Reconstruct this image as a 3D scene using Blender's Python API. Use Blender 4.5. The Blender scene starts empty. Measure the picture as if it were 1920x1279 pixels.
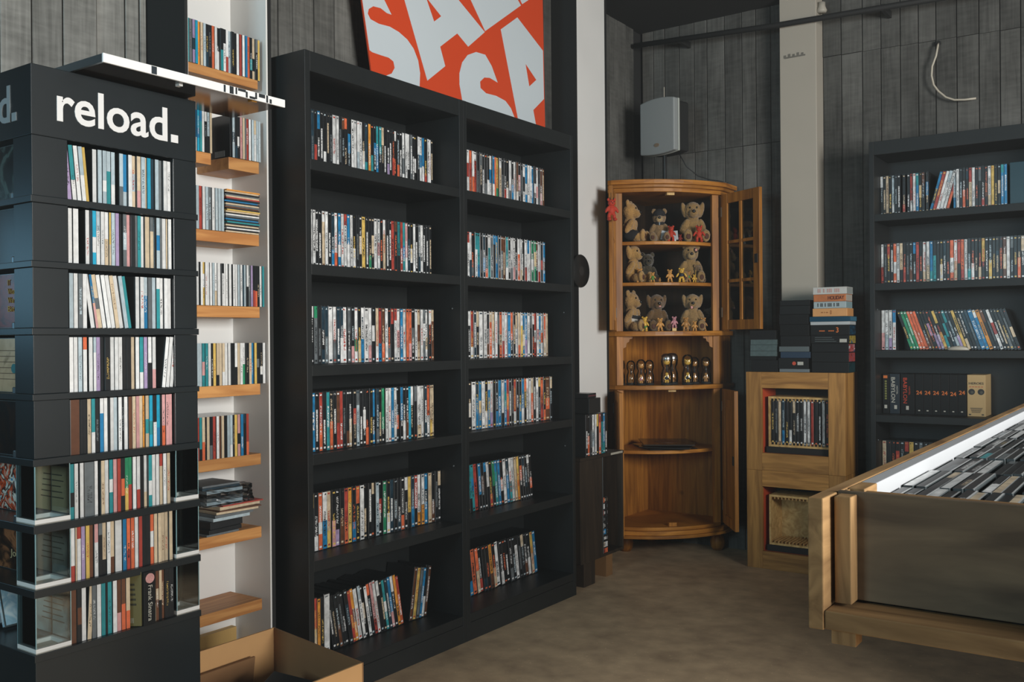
import bpy, bmesh, math, random
from mathutils import Matrix, Vector
sc = bpy.context.scene
C = sc.collection
PI = math.pi
R = math.radians

# ------------------------------------------------------------------ camera, world, lights, exposure
cam = bpy.data.cameras.new('camera')
cam.sensor_fit = 'HORIZONTAL'; cam.sensor_width = 36.0
cam.lens = 1783.9 / 1920 * 36.0
cam.clip_start = 0.02
co = bpy.data.objects.new('camera', cam); C.objects.link(co)
yaw, pitch, roll = R(35.17925), R(-0.07519), R(-0.46698)
co.matrix_world = Matrix.Translation((0, 0, 1.12553)) @ Matrix.Rotation(yaw, 4, 'Z') @ Matrix.Rotation(PI/2 + pitch, 4, 'X') @ Matrix.Rotation(roll, 4, 'Z')
sc.camera = co

HAZE = .005
w = bpy.data.worlds.new('world'); sc.world = w; w.use_nodes = True
w.node_tree.nodes['Background'].inputs[0].default_value = (0.80, 0.86, 0.90, 1)
w.node_tree.nodes['Background'].inputs[1].default_value = 0.30
vs_ = w.node_tree.nodes.new('ShaderNodeVolumePrincipled')      # thin even haze, added to lift the dark tones
vs_.inputs['Color'].default_value = (.95, 1, 1, 1); vs_.inputs['Density'].default_value = HAZE; vs_.inputs['Anisotropy'].default_value = 0.0
w.node_tree.links.new(vs_.outputs[0], w.node_tree.nodes['World Output'].inputs['Volume'])

def area(name, loc, target, sx, sy, power, col, spread=180):
    d = bpy.data.lights.new(name, 'AREA'); d.shape = 'RECTANGLE'; d.size = sx; d.size_y = sy
    d.energy = power; d.color = col; d.spread = R(spread)
    o = bpy.data.objects.new(name, d); C.objects.link(o)
    o.location = loc
    o.rotation_euler = (Vector(target) - Vector(loc)).to_track_quat('-Z', 'Y').to_euler()
    return o
# shop window on the right hand side, and the street window behind and to the left of the camera
area('window_light_right', (2.85, 1.15, 1.62), (-2.2, 2.3, 1.25), 1.5, 1.35, 272, (1.0, 0.98, 0.945))
area('window_light_left', (-5.2, -.55, 1.50), (-2.2, .0, 1.4), 2.4, .60, 9, (0.34, 0.72, 1.0))
area('window_light_back', (-1.5, -2.5, 1.9), (-2.3, 1.1, 1.6), 1.0, 1.2, 24, (0.60, 0.88, 1.0), 110)
area('shop_front_light', (.6, -2.55, 1.4), (.3, 4.0, 1.2), 5.0, 2.6, 9, (0.86, 0.95, 1.0))  # unseen broad fill added in place of ambient light

sc.view_settings.view_transform = 'Standard'
try: sc.view_settings.look = 'None'
except Exception: pass
sc.view_settings.gamma = 1.0
sc.view_settings.exposure = 0.0
sc.view_settings.use_curve_mapping = False
try:
    sc.cycles.use_denoising = True
    sc.cycles.max_bounces = 8
    sc.cycles.transparent_max_bounces = 24
    sc.cycles.caustics_reflective = False
    sc.cycles.caustics_refractive = False
    sc.cycles.sample_clamp_indirect = 6.0
except Exception: pass

# ------------------------------------------------------------------ helpers
def lin(h):
    h = h.lstrip('#'); v = [int(h[i:i+2], 16)/255 for i in (0, 2, 4)]
    return tuple(x/12.92 if x <= 0.04045 else ((x+0.055)/1.055)**2.4 for x in v)

class MB:
    def __init__(s): s.v = []; s.f = []; s.m = []; s.uv = {}
    def quad(s, pts, m=0, uv=None):
        n = len(s.v); s.v += [tuple(p) for p in pts]; s.f.append(tuple(range(n, n+len(pts)))); s.m.append(m)
        if uv: s.uv[len(s.f)-1] = uv
    def box(s, x0, x1, y0, y1, z0, z1, m=0, M=None):
        n = len(s.v)
        vs = [(x0,y0,z0),(x1,y0,z0),(x1,y1,z0),(x0,y1,z0),(x0,y0,z1),(x1,y0,z1),(x1,y1,z1),(x0,y1,z1)]
        if M is not None: vs = [tuple(M @ Vector(q)) for q in vs]
        s.v += vs
        for f in ((0,3,2,1),(4,5,6,7),(0,1,5,4),(1,2,6,5),(2,3,7,6),(3,0,4,7)):
            s.f.append(tuple(n+i for i in f)); s.m.append(m)
        return s
    def prism(s, poly, z0, z1, m=0, M=None):
        n = len(s.v); k = len(poly)
        vs = [(p[0], p[1], z0) for p in poly] + [(p[0], p[1], z1) for p in poly]
        if M is not None: vs = [tuple(M @ Vector(q)) for q in vs]
        s.v += vs
        s.f.append(tuple(n+i for i in reversed(range(k)))); s.m.append(m)
        s.f.append(tuple(n+k+i for i in range(k))); s.m.append(m)
        for i in range(k):
            j = (i+1) % k
            s.f.append((n+i, n+j, n+k+j, n+k+i)); s.m.append(m)
        return s
    def lathe(s, prof, seg=20, M=None, m=0, cap=True):
        n = len(s.v); k = len(prof)
        for i in range(seg):
            a = 2*PI*i/seg
            for r, z in prof:
                q = Vector((r*math.cos(a), r*math.sin(a), z))
                s.v.append(tuple(M @ q) if M is not None else tuple(q))
        for i in range(seg):
            j = (i+1) % seg
            for q in range(k-1):
                s.f.append((n+i*k+q, n+j*k+q, n+j*k+q+1, n+i*k+q+1)); s.m.append(m)
        if cap:
            if prof[0][0] > 1e-5: s.f.append(tuple(n+i*k for i in reversed(range(seg)))); s.m.append(m)
            if prof[-1][0] > 1e-5: s.f.append(tuple(n+i*k+k-1 for i in range(seg))); s.m.append(m)
        return s
    def tube(s, pts, r, seg=8, m=0):
        P = [Vector(p) for p in pts]; n = len(s.v); k = len(P)
        up = Vector((0, 0, 1)); prev = None
        for i, p in enumerate(P):
            t = (P[min(i+1, k-1)] - P[max(i-1, 0)]).normalized()
            a = prev if prev is not None else (t.cross(up) if abs(t.dot(up)) < 0.95 else t.cross(Vector((1, 0, 0))))
            a = (a - t*a.dot(t)).normalized(); prev = a; b = t.cross(a)
            rr = r[i] if isinstance(r, (list, tuple)) else r
            for q in range(seg):
                th = 2*PI*q/seg; s.v.append(tuple(p + rr*(math.cos(th)*a + math.sin(th)*b)))
        for i in range(k-1):
            for q in range(seg):
                u = (q+1) % seg
                s.f.append((n+i*seg+q, n+i*seg+u, n+(i+1)*seg+u, n+(i+1)*seg+q)); s.m.append(m)
        s.f.append(tuple(n+q for q in reversed(range(seg)))); s.m.append(m)
        s.f.append(tuple(n+(k-1)*seg+q for q in range(seg))); s.m.append(m)
        return s
    def mesh(s, name, mats, smooth=False):
        me = bpy.data.meshes.new(name); me.from_pydata(s.v, [], s.f)
        for x in (mats if isinstance(mats, (list, tuple)) else [mats]): me.materials.append(x)
        me.polygons.foreach_set('material_index', s.m)
        if smooth: me.polygons.foreach_set('use_smooth', [True]*len(s.f))
        if s.uv:
            l = me.uv_layers.new(name='UVMap')
            for p in me.polygons:
                u = s.uv.get(p.index)
                for k, li in enumerate(p.loop_indices): l.data[li].uv = u[k] if u else (-1, -1)
        me.update(); return me
    def build(s, name, mats, parent=None, smooth=False, bevel=0):
        return link(name, s.mesh(name, mats, smooth), parent, bevel)

def link(name, me, parent=None, bevel=0):
    o = bpy.data.objects.new(name, me); C.objects.link(o)
    if parent is not None: o.parent = parent
    if bevel:
        b = o.modifiers.new('bevel', 'BEVEL'); b.width = bevel; b.segments = 2; b.limit_method = 'ANGLE'; b.angle_limit = R(40)
    return o

def empty(name, loc=(0, 0, 0), parent=None):
    o = bpy.data.objects.new(name, None); C.objects.link(o); o.location = loc; o.empty_display_size = .05
    if parent is not None: o.parent = parent
    return o

def tag(o, label=None, cat=None, group=None, kind=None):
    if label: o['label'] = label
    if cat: o['category'] = cat
    if group: o['group'] = group
    if kind: o['kind'] = kind
    return o

def place(o, M):
    o.matrix_world = M
    return o

# ------------------------------------------------------------------ materials
def nt(name):
    m = bpy.data.materials.new(name); m.use_nodes = True
    t = m.node_tree; return m, t, t.nodes['Principled BSDF'], t.nodes.new, t.links.new

def plain(name, col, rough=.5, var=.12, scale=14, metal=0, bump=.08, spec=.5, coat=0):
    if isinstance(col, str): col = lin(col)
    m, t, b, N, L = nt(name)
    tc = N('ShaderNodeTexCoord'); no = N('ShaderNodeTexNoise'); no.inputs['Scale'].default_value = scale; no.inputs['Detail'].default_value = 5
    L(tc.outputs['Object'], no.inputs['Vector'])
    r = N('ShaderNodeMapRange'); r.inputs[3].default_value = 1-var; r.inputs[4].default_value = 1+var
    L(no.outputs[0], r.inputs[0])
    mx = N('ShaderNodeMix'); mx.data_type = 'RGBA'; mx.blend_type = 'MULTIPLY'; mx.inputs[0].default_value = 1
    mx.inputs[6].default_value = (*col, 1); L(r.outputs[0], mx.inputs[7]); L(mx.outputs[2], b.inputs['Base Color'])
    b.inputs['Roughness'].default_value = rough; b.inputs['Metallic'].default_value = metal
    b.inputs['Specular IOR Level'].default_value = spec
    b.inputs['Coat Weight'].default_value = coat
    if bump:
        bp = N('ShaderNodeBump'); bp.inputs['Strength'].default_value = bump; bp.inputs['Distance'].default_value = .002
        L(no.outputs[0], bp.inputs['Height']); L(bp.outputs[0], b.inputs['Normal'])
    return m

def wood(name, dark, light, scale=(30, 30, 2.2), rough=.5, bump=.15, knots=.5, spec=.4, vary=.18, ring=1.0):
    if isinstance(dark, str): dark = lin(dark)
    if isinstance(light, str): light = lin(light)
    m, t, b, N, L = nt(name)
    tc = N('ShaderNodeTexCoord'); oi = N('ShaderNodeObjectInfo'); mp = N('ShaderNodeMapping')
    mp.inputs['Scale'].default_value = scale
    ad = N('ShaderNodeVectorMath'); ad.operation = 'ADD'
    ml = N('ShaderNodeMath'); ml.operation = 'MULTIPLY'; ml.inputs[1].default_value = 37.0
    L(oi.outputs['Random'], ml.inputs[0]); L(tc.outputs['Object'], ad.inputs[0]); L(ml.outputs[0], ad.inputs[1])
    L(ad.outputs[0], mp.inputs[0])
    n1 = N('ShaderNodeTexNoise'); n1.inputs['Scale'].default_value = 1; n1.inputs['Detail'].default_value = 7; n1.inputs['Distortion'].default_value = ring
    L(mp.outputs[0], n1.inputs['Vector'])
    cr = N('ShaderNodeValToRGB'); cr.color_ramp.elements[0].position = .33; cr.color_ramp.elements[1].position = .66
    cr.color_ramp.elements[0].color = (*dark, 1); cr.color_ramp.elements[1].color = (*light, 1)
    L(n1.outputs[0], cr.inputs[0])
    vo = N('ShaderNodeTexVoronoi'); vo.inputs['Scale'].default_value = 4.5
    L(ad.outputs[0], vo.inputs['Vector'])
    kr = N('ShaderNodeMapRange'); kr.inputs[1].default_value = .03; kr.inputs[2].default_value = .085; kr.inputs[3].default_value = 1-knots; kr.inputs[4].default_value = 1
    L(vo.outputs['Distance'], kr.inputs[0])
    vr = N('ShaderNodeMapRange'); vr.inputs[3].default_value = 1-vary; vr.inputs[4].default_value = 1+vary; L(oi.outputs['Random'], vr.inputs[0])
    mm = N('ShaderNodeMath'); mm.operation = 'MULTIPLY'; L(kr.outputs[0], mm.inputs[0]); L(vr.outputs[0], mm.inputs[1])
    mx = N('ShaderNodeMix'); mx.data_type = 'RGBA'; mx.blend_type = 'MULTIPLY'; mx.inputs[0].default_value = 1
    L(cr.outputs[0], mx.inputs[6]); L(mm.outputs[0], mx.inputs[7]); L(mx.outputs[2], b.inputs['Base Color'])
    b.inputs['Roughness'].default_value = rough; b.inputs['Specular IOR Level'].default_value = spec
    bp = N('ShaderNodeBump'); bp.inputs['Strength'].default_value = bump; bp.inputs['Distance'].default_value = .003
    L(n1.outputs[0], bp.inputs['Height']); L(bp.outputs[0], b.inputs['Normal'])
    return m

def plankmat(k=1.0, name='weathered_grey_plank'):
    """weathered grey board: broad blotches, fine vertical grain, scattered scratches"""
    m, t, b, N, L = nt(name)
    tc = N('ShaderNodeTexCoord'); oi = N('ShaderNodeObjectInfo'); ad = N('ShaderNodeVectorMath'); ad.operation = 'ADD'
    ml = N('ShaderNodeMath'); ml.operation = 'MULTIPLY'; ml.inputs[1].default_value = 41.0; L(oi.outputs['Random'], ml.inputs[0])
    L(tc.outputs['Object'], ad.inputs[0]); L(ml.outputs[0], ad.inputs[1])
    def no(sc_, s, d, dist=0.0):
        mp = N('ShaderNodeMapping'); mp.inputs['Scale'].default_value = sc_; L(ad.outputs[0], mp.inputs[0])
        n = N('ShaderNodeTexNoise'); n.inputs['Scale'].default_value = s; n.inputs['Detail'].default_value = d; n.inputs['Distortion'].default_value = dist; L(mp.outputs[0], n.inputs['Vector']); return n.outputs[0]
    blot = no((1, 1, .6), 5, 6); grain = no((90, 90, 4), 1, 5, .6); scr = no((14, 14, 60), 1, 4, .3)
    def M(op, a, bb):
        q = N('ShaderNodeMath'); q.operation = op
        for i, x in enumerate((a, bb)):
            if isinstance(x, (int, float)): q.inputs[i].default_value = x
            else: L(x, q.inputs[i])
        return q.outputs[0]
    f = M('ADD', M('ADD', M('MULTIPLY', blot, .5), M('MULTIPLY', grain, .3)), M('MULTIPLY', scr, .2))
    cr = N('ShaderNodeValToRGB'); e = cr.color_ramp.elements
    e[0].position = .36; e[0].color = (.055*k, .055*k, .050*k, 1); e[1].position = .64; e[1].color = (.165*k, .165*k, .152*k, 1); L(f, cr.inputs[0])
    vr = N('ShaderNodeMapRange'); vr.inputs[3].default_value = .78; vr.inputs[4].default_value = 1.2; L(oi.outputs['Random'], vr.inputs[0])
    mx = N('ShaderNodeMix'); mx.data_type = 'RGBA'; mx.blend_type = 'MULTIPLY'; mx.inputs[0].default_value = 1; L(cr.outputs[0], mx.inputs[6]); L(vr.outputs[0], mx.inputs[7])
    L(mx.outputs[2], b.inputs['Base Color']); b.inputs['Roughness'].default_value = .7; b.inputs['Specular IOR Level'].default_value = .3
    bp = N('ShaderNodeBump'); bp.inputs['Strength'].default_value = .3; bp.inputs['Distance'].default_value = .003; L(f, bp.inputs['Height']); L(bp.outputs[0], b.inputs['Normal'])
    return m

def glassy(name, tint=(1, 1, 1), rough=.02, refl=.06):
    m, t, b, N, L = nt(name)
    t.nodes.remove(b); out = t.nodes['Material Output']
    tr = N('ShaderNodeBsdfTransparent'); tr.inputs[0].default_value = (*tint, 1)
    gl = N('ShaderNodeBsdfGlossy'); gl.inputs['Roughness'].default_value = rough
    fr = N('ShaderNodeFresnel'); fr.inputs[0].default_value = 1.45
    ad = N('ShaderNodeMath'); ad.operation = 'ADD'; ad.inputs[1].default_value = refl-.04; L(fr.outputs[0], ad.inputs[0])
    mx = N('ShaderNodeMixShader'); L(ad.outputs[0], mx.inputs[0]); L(tr.outputs[0], mx.inputs[1]); L(gl.outputs[0], mx.inputs[2])
    L(mx.outputs[0], out.inputs[0]); return m

def spine_mat(name, src, dvd):
    """printed spine: base colour, a colour block, lettering-like marks; everything read per case (object or face)"""
    m, t, b, N, L = nt(name)
    def A(n):
        a = N('ShaderNodeAttribute'); a.attribute_type = src; a.attribute_name = n; return a
    uv = N('ShaderNodeUVMap'); sp = N('ShaderNodeSeparateXYZ'); L(uv.outputs[0], sp.inputs[0])
    u, v = sp.outputs[0], sp.outputs[1]
    def M(op, a, bb, cl=False):
        q = N('ShaderNodeMath'); q.operation = op; q.use_clamp = cl
        for i, x in enumerate((a, bb)):
            if isinstance(x, (int, float)): q.inputs[i].default_value = x
            else: L(x, q.inputs[i])
        return q.outputs[0]
    def band(x, lo, hi): return M('MULTIPLY', M('GREATER_THAN', x, lo), M('LESS_THAN', x, hi))
    def mix(f, a, bb):
        q = N('ShaderNodeMix'); q.data_type = 'RGBA'; L(f, q.inputs[0])
        for i, x in ((6, a), (7, bb)):
            if isinstance(x, tuple): q.inputs[i].default_value = x
            else: L(x, q.inputs[i])
        return q.outputs[2]
    P = A('pos'); ps = N('ShaderNodeSeparateXYZ'); L(P.outputs['Vector'], ps.inputs[0])   # block lo, block hi, seed
    Q = A('txt'); qs = N('ShaderNodeSeparateXYZ'); L(Q.outputs['Vector'], qs.inputs[0])   # text lo, text hi, density
    seed = ps.outputs[2]
    col = mix(band(v, ps.outputs[0], ps.outputs[1]), A('base').outputs['Color'], A('blk').outputs['Color'])
    # picture-like mottling of the print
    cb = N('ShaderNodeCombineXYZ'); L(M('ADD', M('MULTIPLY', u, .6), seed), cb.inputs[0]); L(M('MULTIPLY', v, 5), cb.inputs[1]); L(seed, cb.inputs[2])
    n0 = N('ShaderNodeTexNoise'); n0.inputs['Scale'].default_value = 1.6; n0.inputs['Detail'].default_value = 3; L(cb.outputs[0], n0.inputs['Vector'])
    mr = N('ShaderNodeMapRange'); mr.inputs[1].default_value = .3; mr.inputs[2].default_value = .7
    mr.inputs[3].default_value = .62 if dvd else .86; mr.inputs[4].default_value = 1.2 if dvd else 1.06; L(n0.outputs[0], mr.inputs[0])
    mu = N('ShaderNodeMix'); mu.data_type = 'RGBA'; mu.blend_type = 'MULTIPLY'; mu.inputs[0].default_value = 1; L(col, mu.inputs[6]); L(mr.outputs[0], mu.inputs[7]); col = mu.outputs[2]
    # lettering marks
    c2 = N('ShaderNodeCombineXYZ'); L(M('MULTIPLY', u, 3.2), c2.inputs[0]); L(M('MULTIPLY', v, 95 if dvd else 110), c2.inputs[1]); L(M('MULTIPLY', seed, 9), c2.inputs[2])
    n1 = N('ShaderNodeTexNoise'); n1.inputs['Scale'].default_value = 1.0; n1.inputs['Detail'].default_value = 1; L(c2.outputs[0], n1.inputs['Vector'])
    tx = M('MULTIPLY', M('MULTIPLY', band(u, .28, .74), band(v, qs.outputs[0], qs.outputs[1])), M('GREATER_THAN', n1.outputs[0], qs.outputs[2]))
    col = mix(tx, col, A('ink').outputs['Color'])
    if dvd == 'top':
        col = mix(M('GREATER_THAN', u, .80), col, (.55, .57, .57, 1)); col = mix(M('LESS_THAN', u, .10), col, (.02, .022, .023, 1))  # pale line painted where each case edge catches light
    elif dvd:
        lg = M('MULTIPLY', band(u, .25, .78), M('MAXIMUM', band(v, .045, .078), M('MULTIPLY', band(v, .93, .958), M('LESS_THAN', n0.outputs[0], .52)))); col = mix(lg, col, A('ink').outputs['Color'])
        ed = M('MAXIMUM', M('LESS_THAN', v, .014), M('GREATER_THAN', v, .982)); col = mix(ed, col, (.015, .017, .018, 1))
        ed = M('MAXIMUM', M('LESS_THAN', u, .08), M('GREATER_THAN', u, .92)); col = mix(ed, col, (.03, .035, .04, 1))
    else:
        ed = M('MAXIMUM', M('LESS_THAN', u, .07), M('GREATER_THAN', u, .93)); col = mix(ed, col, (.03, .035, .037, 1))
    L(col, b.inputs['Base Color']); b.inputs['Roughness'].default_value = .32; b.inputs['Specular IOR Level'].default_value = .45
    return m

def cover_mat(name, cols, scale=9, rough=.25, seed=0.0):
    """abstract printed cover"""
    m, t, b, N, L = nt(name)
    tc = N('ShaderNodeTexCoord'); mp = N('ShaderNodeMapping'); mp.inputs['Location'].default_value = (seed*3.1, seed*1.7, seed)
    L(tc.outputs['Object'], mp.inputs[0])
    no = N('ShaderNodeTexNoise'); no.inputs['Scale'].default_value = scale; no.inputs['Detail'].default_value = 4; no.inputs['Distortion'].default_value = 1.2
    L(mp.outputs[0], no.inputs['Vector'])
    cr = N('ShaderNodeValToRGB'); e = cr.color_ramp.elements; cr.color_ramp.interpolation = 'EASE'
    n = len(cols)
    while len(e) < n: e.new(.5)
    for i, c in enumerate(cols): e[i].position = .3 + .4*i/(n-1); e[i].color = (*lin(c), 1)
    L(no.outputs[0], cr.inputs[0]); L(cr.outputs[0], b.inputs['Base Color']); b.inputs['Roughness'].default_value = rough
    return m

BLK = plain('black_furniture', (.012, .014, .0145), .45, .25, 9, bump=.04, spec=.35)
BLK2 = plain('black_paint_post', (.007, .0075, .0075), .75, .2, 6, bump=.05)
TOW = plain('tower_black_paint', (.012, .016, .018), .30, .25, 7, bump=.06, spec=.6)
WHT = plain('white_paint', (.72, .72, .70), .5, .06, 5, bump=.05)
CREAM = plain('cream_paint', (.40, .37, .31), .55, .07, 4, bump=.05)
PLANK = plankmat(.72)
PLANKL = plankmat(1.75, 'pale_weathered_plank')  # same boards, window light near the left put into the colour
PLANKM = plankmat(1.15, 'mid_weathered_plank')  # in-between step of the light painted into the left wall boards
GAPM = plain('plank_backing', (.012, .012, .012), .9, .1)
OAK = wood('oak_shelf', '#a9713e', '#cb9559', (40, 3, 40), .5, .06, .1)
PINE = wood('lacquered_pine', '#7c4d1d', '#b0752f', (34, 34, 2.4), .45, .05, .5, .22)
PINEH = wood('lacquered_pine_board', '#84511c', '#b97c32', (4, 4, 30), .42, .05, .5, .3)
OAKC = wood('oak_veneer', '#8a6130', '#bb8a4a', (34, 34, 3), .45, .05, .3, .4)
OAKH = wood('oak_veneer_rail', '#8a6130', '#bb8a4a', (3, 3, 34), .45, .05, .3, .4)
CRATE = wood('rough_spruce', '#75593a', '#a5845a', (40, 5, 40), .7, .2, .6, .2)
CRATEV = wood('rough_spruce_upright', '#75593a', '#a5845a', (44, 44, 5), .7, .2, .6, .2)
CRATEX = wood('rough_spruce_beam', '#75593a', '#a5845a', (5, 44, 44), .7, .2, .5, .2)
PLY = wood('plywood', '#54483b', '#7a6a55', (6, 30, 22), .7, .08, .25, .2)
CARD = plain('cardboard', '#c79a66', .8, .07, 20, bump=.1)
CARDIN = plain('cardboard_inside', '#84603d', .85, .08, 20, bump=.1)
REDIN = plain('orange_red_liner', '#b8441f', .7, .1, 12)
RACKW = wood('pale_rack_wood', '#b08a50', '#d6b478', (30, 30, 30), .6, .05, .1)
METAL = plain('satin_metal', '#8b9499', .35, .05, 20, metal=.9)
SILV = plain('silver_letter', '#aab4b8', .3, .05, 20, metal=.4)
LETTER = plain('white_letter', (.74, .74, .73), .5, .03)
GREYP = plain('grey_speaker_plastic', '#8b9090', .6, .04, 220, bump=.25)
BADGE = plain('badge_metal', '#a5907a', .4, .1, 60, metal=.5)
CABLE = plain('white_cable', '#b9b2a2', .5, .05)
BCABLE = plain('black_cable', (.01, .01, .01), .5, .05)
CASEB = plain('black_case_plastic', (.016, .018, .019), .30, .1, 30, bump=.02)
CASEC = plain('grey_clear_plastic', (.075, .09, .095), .18, .2, 30, bump=.02)
GLASS = glassy('cabinet_glass', (.90, .94, .93), .02, .07)
ACRY = glassy('clear_acrylic', (.93, .97, .97), .03, .11)
JAR = glassy('jar_glass', (.97, .97, .95), .02, .06)
FILM = glassy('plastic_film', (.86, .90, .92), .12, .16)
BLACKG = plain('gloss_black', (.010, .011, .012), .18, .1, 10, bump=.01)
VINYL = plain('black_vinyl', (.012, .012, .012), .35, .2, 60)
SPD = spine_mat('printed_dvd_spine', 'OBJECT', True)
SPC = spine_mat('printed_cd_spine', 'OBJECT', False)
SPT = spine_mat('cd_top_edge', 'OBJECT', 'top')
SPG = spine_mat('printed_spine_rows', 'GEOMETRY', True)

PAL = dict(w=((.72, .74, .74), 'white'), s=((.42, .52, .57), 'bluish'), g=((.13, .15, .16), 'grey'), k=((.016, .018, .02), 'black'),
           d=((.02, .045, .065), 'dark blue'), b=((.02, .20, .42), 'blue'), c=((.02, .36, .56), 'bright blue'), t=((.03, .27, .30), 'teal'),
           r=((.40, .06, .045), 'red'), o=((.68, .15, .065), 'orange-red'), a=((.70, .30, .05), 'amber'), y=((.66, .46, .12), 'yellow'),
           e=((.60, .49, .34), 'cream'), m=((.13, .055, .03), 'brown'), n=((.03, .27, .13), 'green'), p=((.62, .33, .33), 'pink'), v=((.36, .28, .46), 'violet'))
ORD = 'first second third fourth fifth sixth seventh eighth ninth tenth eleventh twelfth thirteenth fourteenth fifteenth sixteenth seventeenth eighteenth nineteenth twentieth'.split()
TENS = {2: ('twenty', 'twentieth'), 3: ('thirty', 'thirtieth'), 4: ('forty', 'fortieth'), 5: ('fifty', 'fiftieth')}
def ordinal(n):
    if n <= 20: return ORD[n-1]
    t, u = divmod(n, 10)
    return TENS[t][1] if u == 0 else TENS[t][0] + '-' + ORD[u-1]

# ------------------------------------------------------------------ room shell
XW, YW, ZC = -2.49, 4.83, 2.85           # face of the left wall, face of the far wall, ceiling
FLOORM = plain('worn_concrete', '#7f6c55', .62, .22, 3.2, bump=.1, spec=.35)
def concrete():
    m, t, b, N, L = nt('worn_brown_concrete')
    tc = N('ShaderNodeTexCoord'); cols = []
    for s, d in ((1.6, 8), (11, 12), (70, 3)):
        n = N('ShaderNodeTexNoise'); n.inputs['Scale'].default_value = s; n.inputs['Detail'].default_value = d; L(tc.outputs['Object'], n.inputs['Vector']); cols.append(n)
    cr = N('ShaderNodeValToRGB'); e = cr.color_ramp.elements
    e[0].position = .36; e[0].color = (*lin('#a28b70'), 1); e[1].position = .66; e[1].color = (*lin('#d2b894'), 1)
    mx = N('ShaderNodeMix'); mx.inputs[0].default_value = .55; L(cols[0].outputs[0], mx.inputs[2]); L(cols[1].outputs[0], mx.inputs[3])
    L(mx.outputs[0], cr.inputs[0])
    sp = N('ShaderNodeMapRange'); sp.inputs[1].default_value = .66; sp.inputs[2].default_value = .74; sp.inputs[3].default_value = 1; sp.inputs[4].default_value = 1.5
    L(cols[2].outputs[0], sp.inputs[0])
    mu = N('ShaderNodeMix'); mu.data_type = 'RGBA'; mu.blend_type = 'MULTIPLY'; mu.inputs[0].default_value = 1; L(cr.outputs[0], mu.inputs[6]); L(sp.outputs[0], mu.inputs[7])
    L(mu.outputs[2], b.inputs['Base Color']); b.inputs['Roughness'].default_value = .5; b.inputs['Specular IOR Level'].default_value = .4
    bp = N('ShaderNodeBump'); bp.inputs['Strength'].default_value = .12; bp.inputs['Distance'].default_value = .004; L(cols[1].outputs[0], bp.inputs['Height']); L(bp.outputs[0], b.inputs['Normal'])
    return m
tag(MB().box(-2.62, 3.2, -2.6, 4.95, -.08, 0).build('floor', concrete()), kind='structure')
tag(MB().box(-2.62, 3.2, -2.6, 4.95, ZC, ZC+.08).build('ceiling', plain('black_ceiling', (.012, .012, .012), .8, .1)), kind='structure')
wl = tag(MB().box(XW-.13, XW-.014, .98, 4.95, 0, ZC).build('wall_left', GAPM), kind='structure')
wf = tag(MB().box(XW-.014, 3.2, YW+.014, 4.95, 0, ZC).build('wall_far', GAPM), kind='structure')
tag(MB().box(3.2, 3.3, -2.6, 4.95, 0, ZC).build('wall_right', plain('dim_wall', (.10, .095, .09), .8, .1)), kind='structure')

rp = random.Random(5)
def plank(parent, axis, a, b, z0, z1):
    g = .0017; t = .013 + rp.uniform(-.003, .002)
    mb = MB()
    if axis == 'y':   # on the left wall, facing +x
        f = XW - .014 + t
        poly = [(XW-.014, a+g), (f-.002, a+g), (f, a+g+.002), (f, b-g-.002), (f-.002, b-g), (XW-.014, b-g)]
        mb.prism(poly[::-1], z0, z1)
    else:
        f = YW + .014 - t
        poly = [(a+g, YW+.014), (a+g, f+.002), (a+g+.002, f), (b-g-.002, f), (b-g, f+.002), (b-g, YW+.014)]
        mb.prism(poly, z0, z1)
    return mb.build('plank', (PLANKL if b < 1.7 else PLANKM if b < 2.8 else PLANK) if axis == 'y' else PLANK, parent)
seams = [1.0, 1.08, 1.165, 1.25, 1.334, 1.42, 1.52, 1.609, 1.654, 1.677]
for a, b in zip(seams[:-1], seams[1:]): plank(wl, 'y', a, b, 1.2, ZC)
seams = [1.995, 2.07, 2.139, 2.18, 2.244, 2.343, 2.441, 2.53] + [2.53+.092*i for i in range(1, 25)]
for a, b in zip(seams[:-1], seams[1:]):
    if a > 3.88 and b < 4.19: continue       # behind the white pillar
    if a < 3.884 < b: b = 3.884
    if a < 4.184 < b: a = 4.184
    plank(wl, 'y', a, min(b, 4.815), 0 if a < 4.2 else .0, ZC)
seams = [XW, -2.42, -2.351, -2.263, -2.175, -2.1, -1.999, -1.901, -1.825, -1.745, -1.665]
for a, b in zip(seams[:-1], seams[1:]):
    plank(wf, 'x', a, b, 0, 2.14 if a > -2.3 else 2.2); plank(wf, 'x', a, b, 2.143 if a > -2.3 else 2.203, ZC)
seams = [-1.475, -1.384, -1.282, -1.194, -1.105, -1.023, -.945, -.854, -.76, -.673, -.589, -.50, -.41, -.32, -.23, -.14, -.05]
for i, (a, b) in enumerate(zip(seams[:-1], seams[1:])):
    z = 2.535 - .02*(i/9)
    plank(wf, 'x', a, b, 0, z-.0015); plank(wf, 'x', a, b, z+.0015, ZC)

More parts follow.
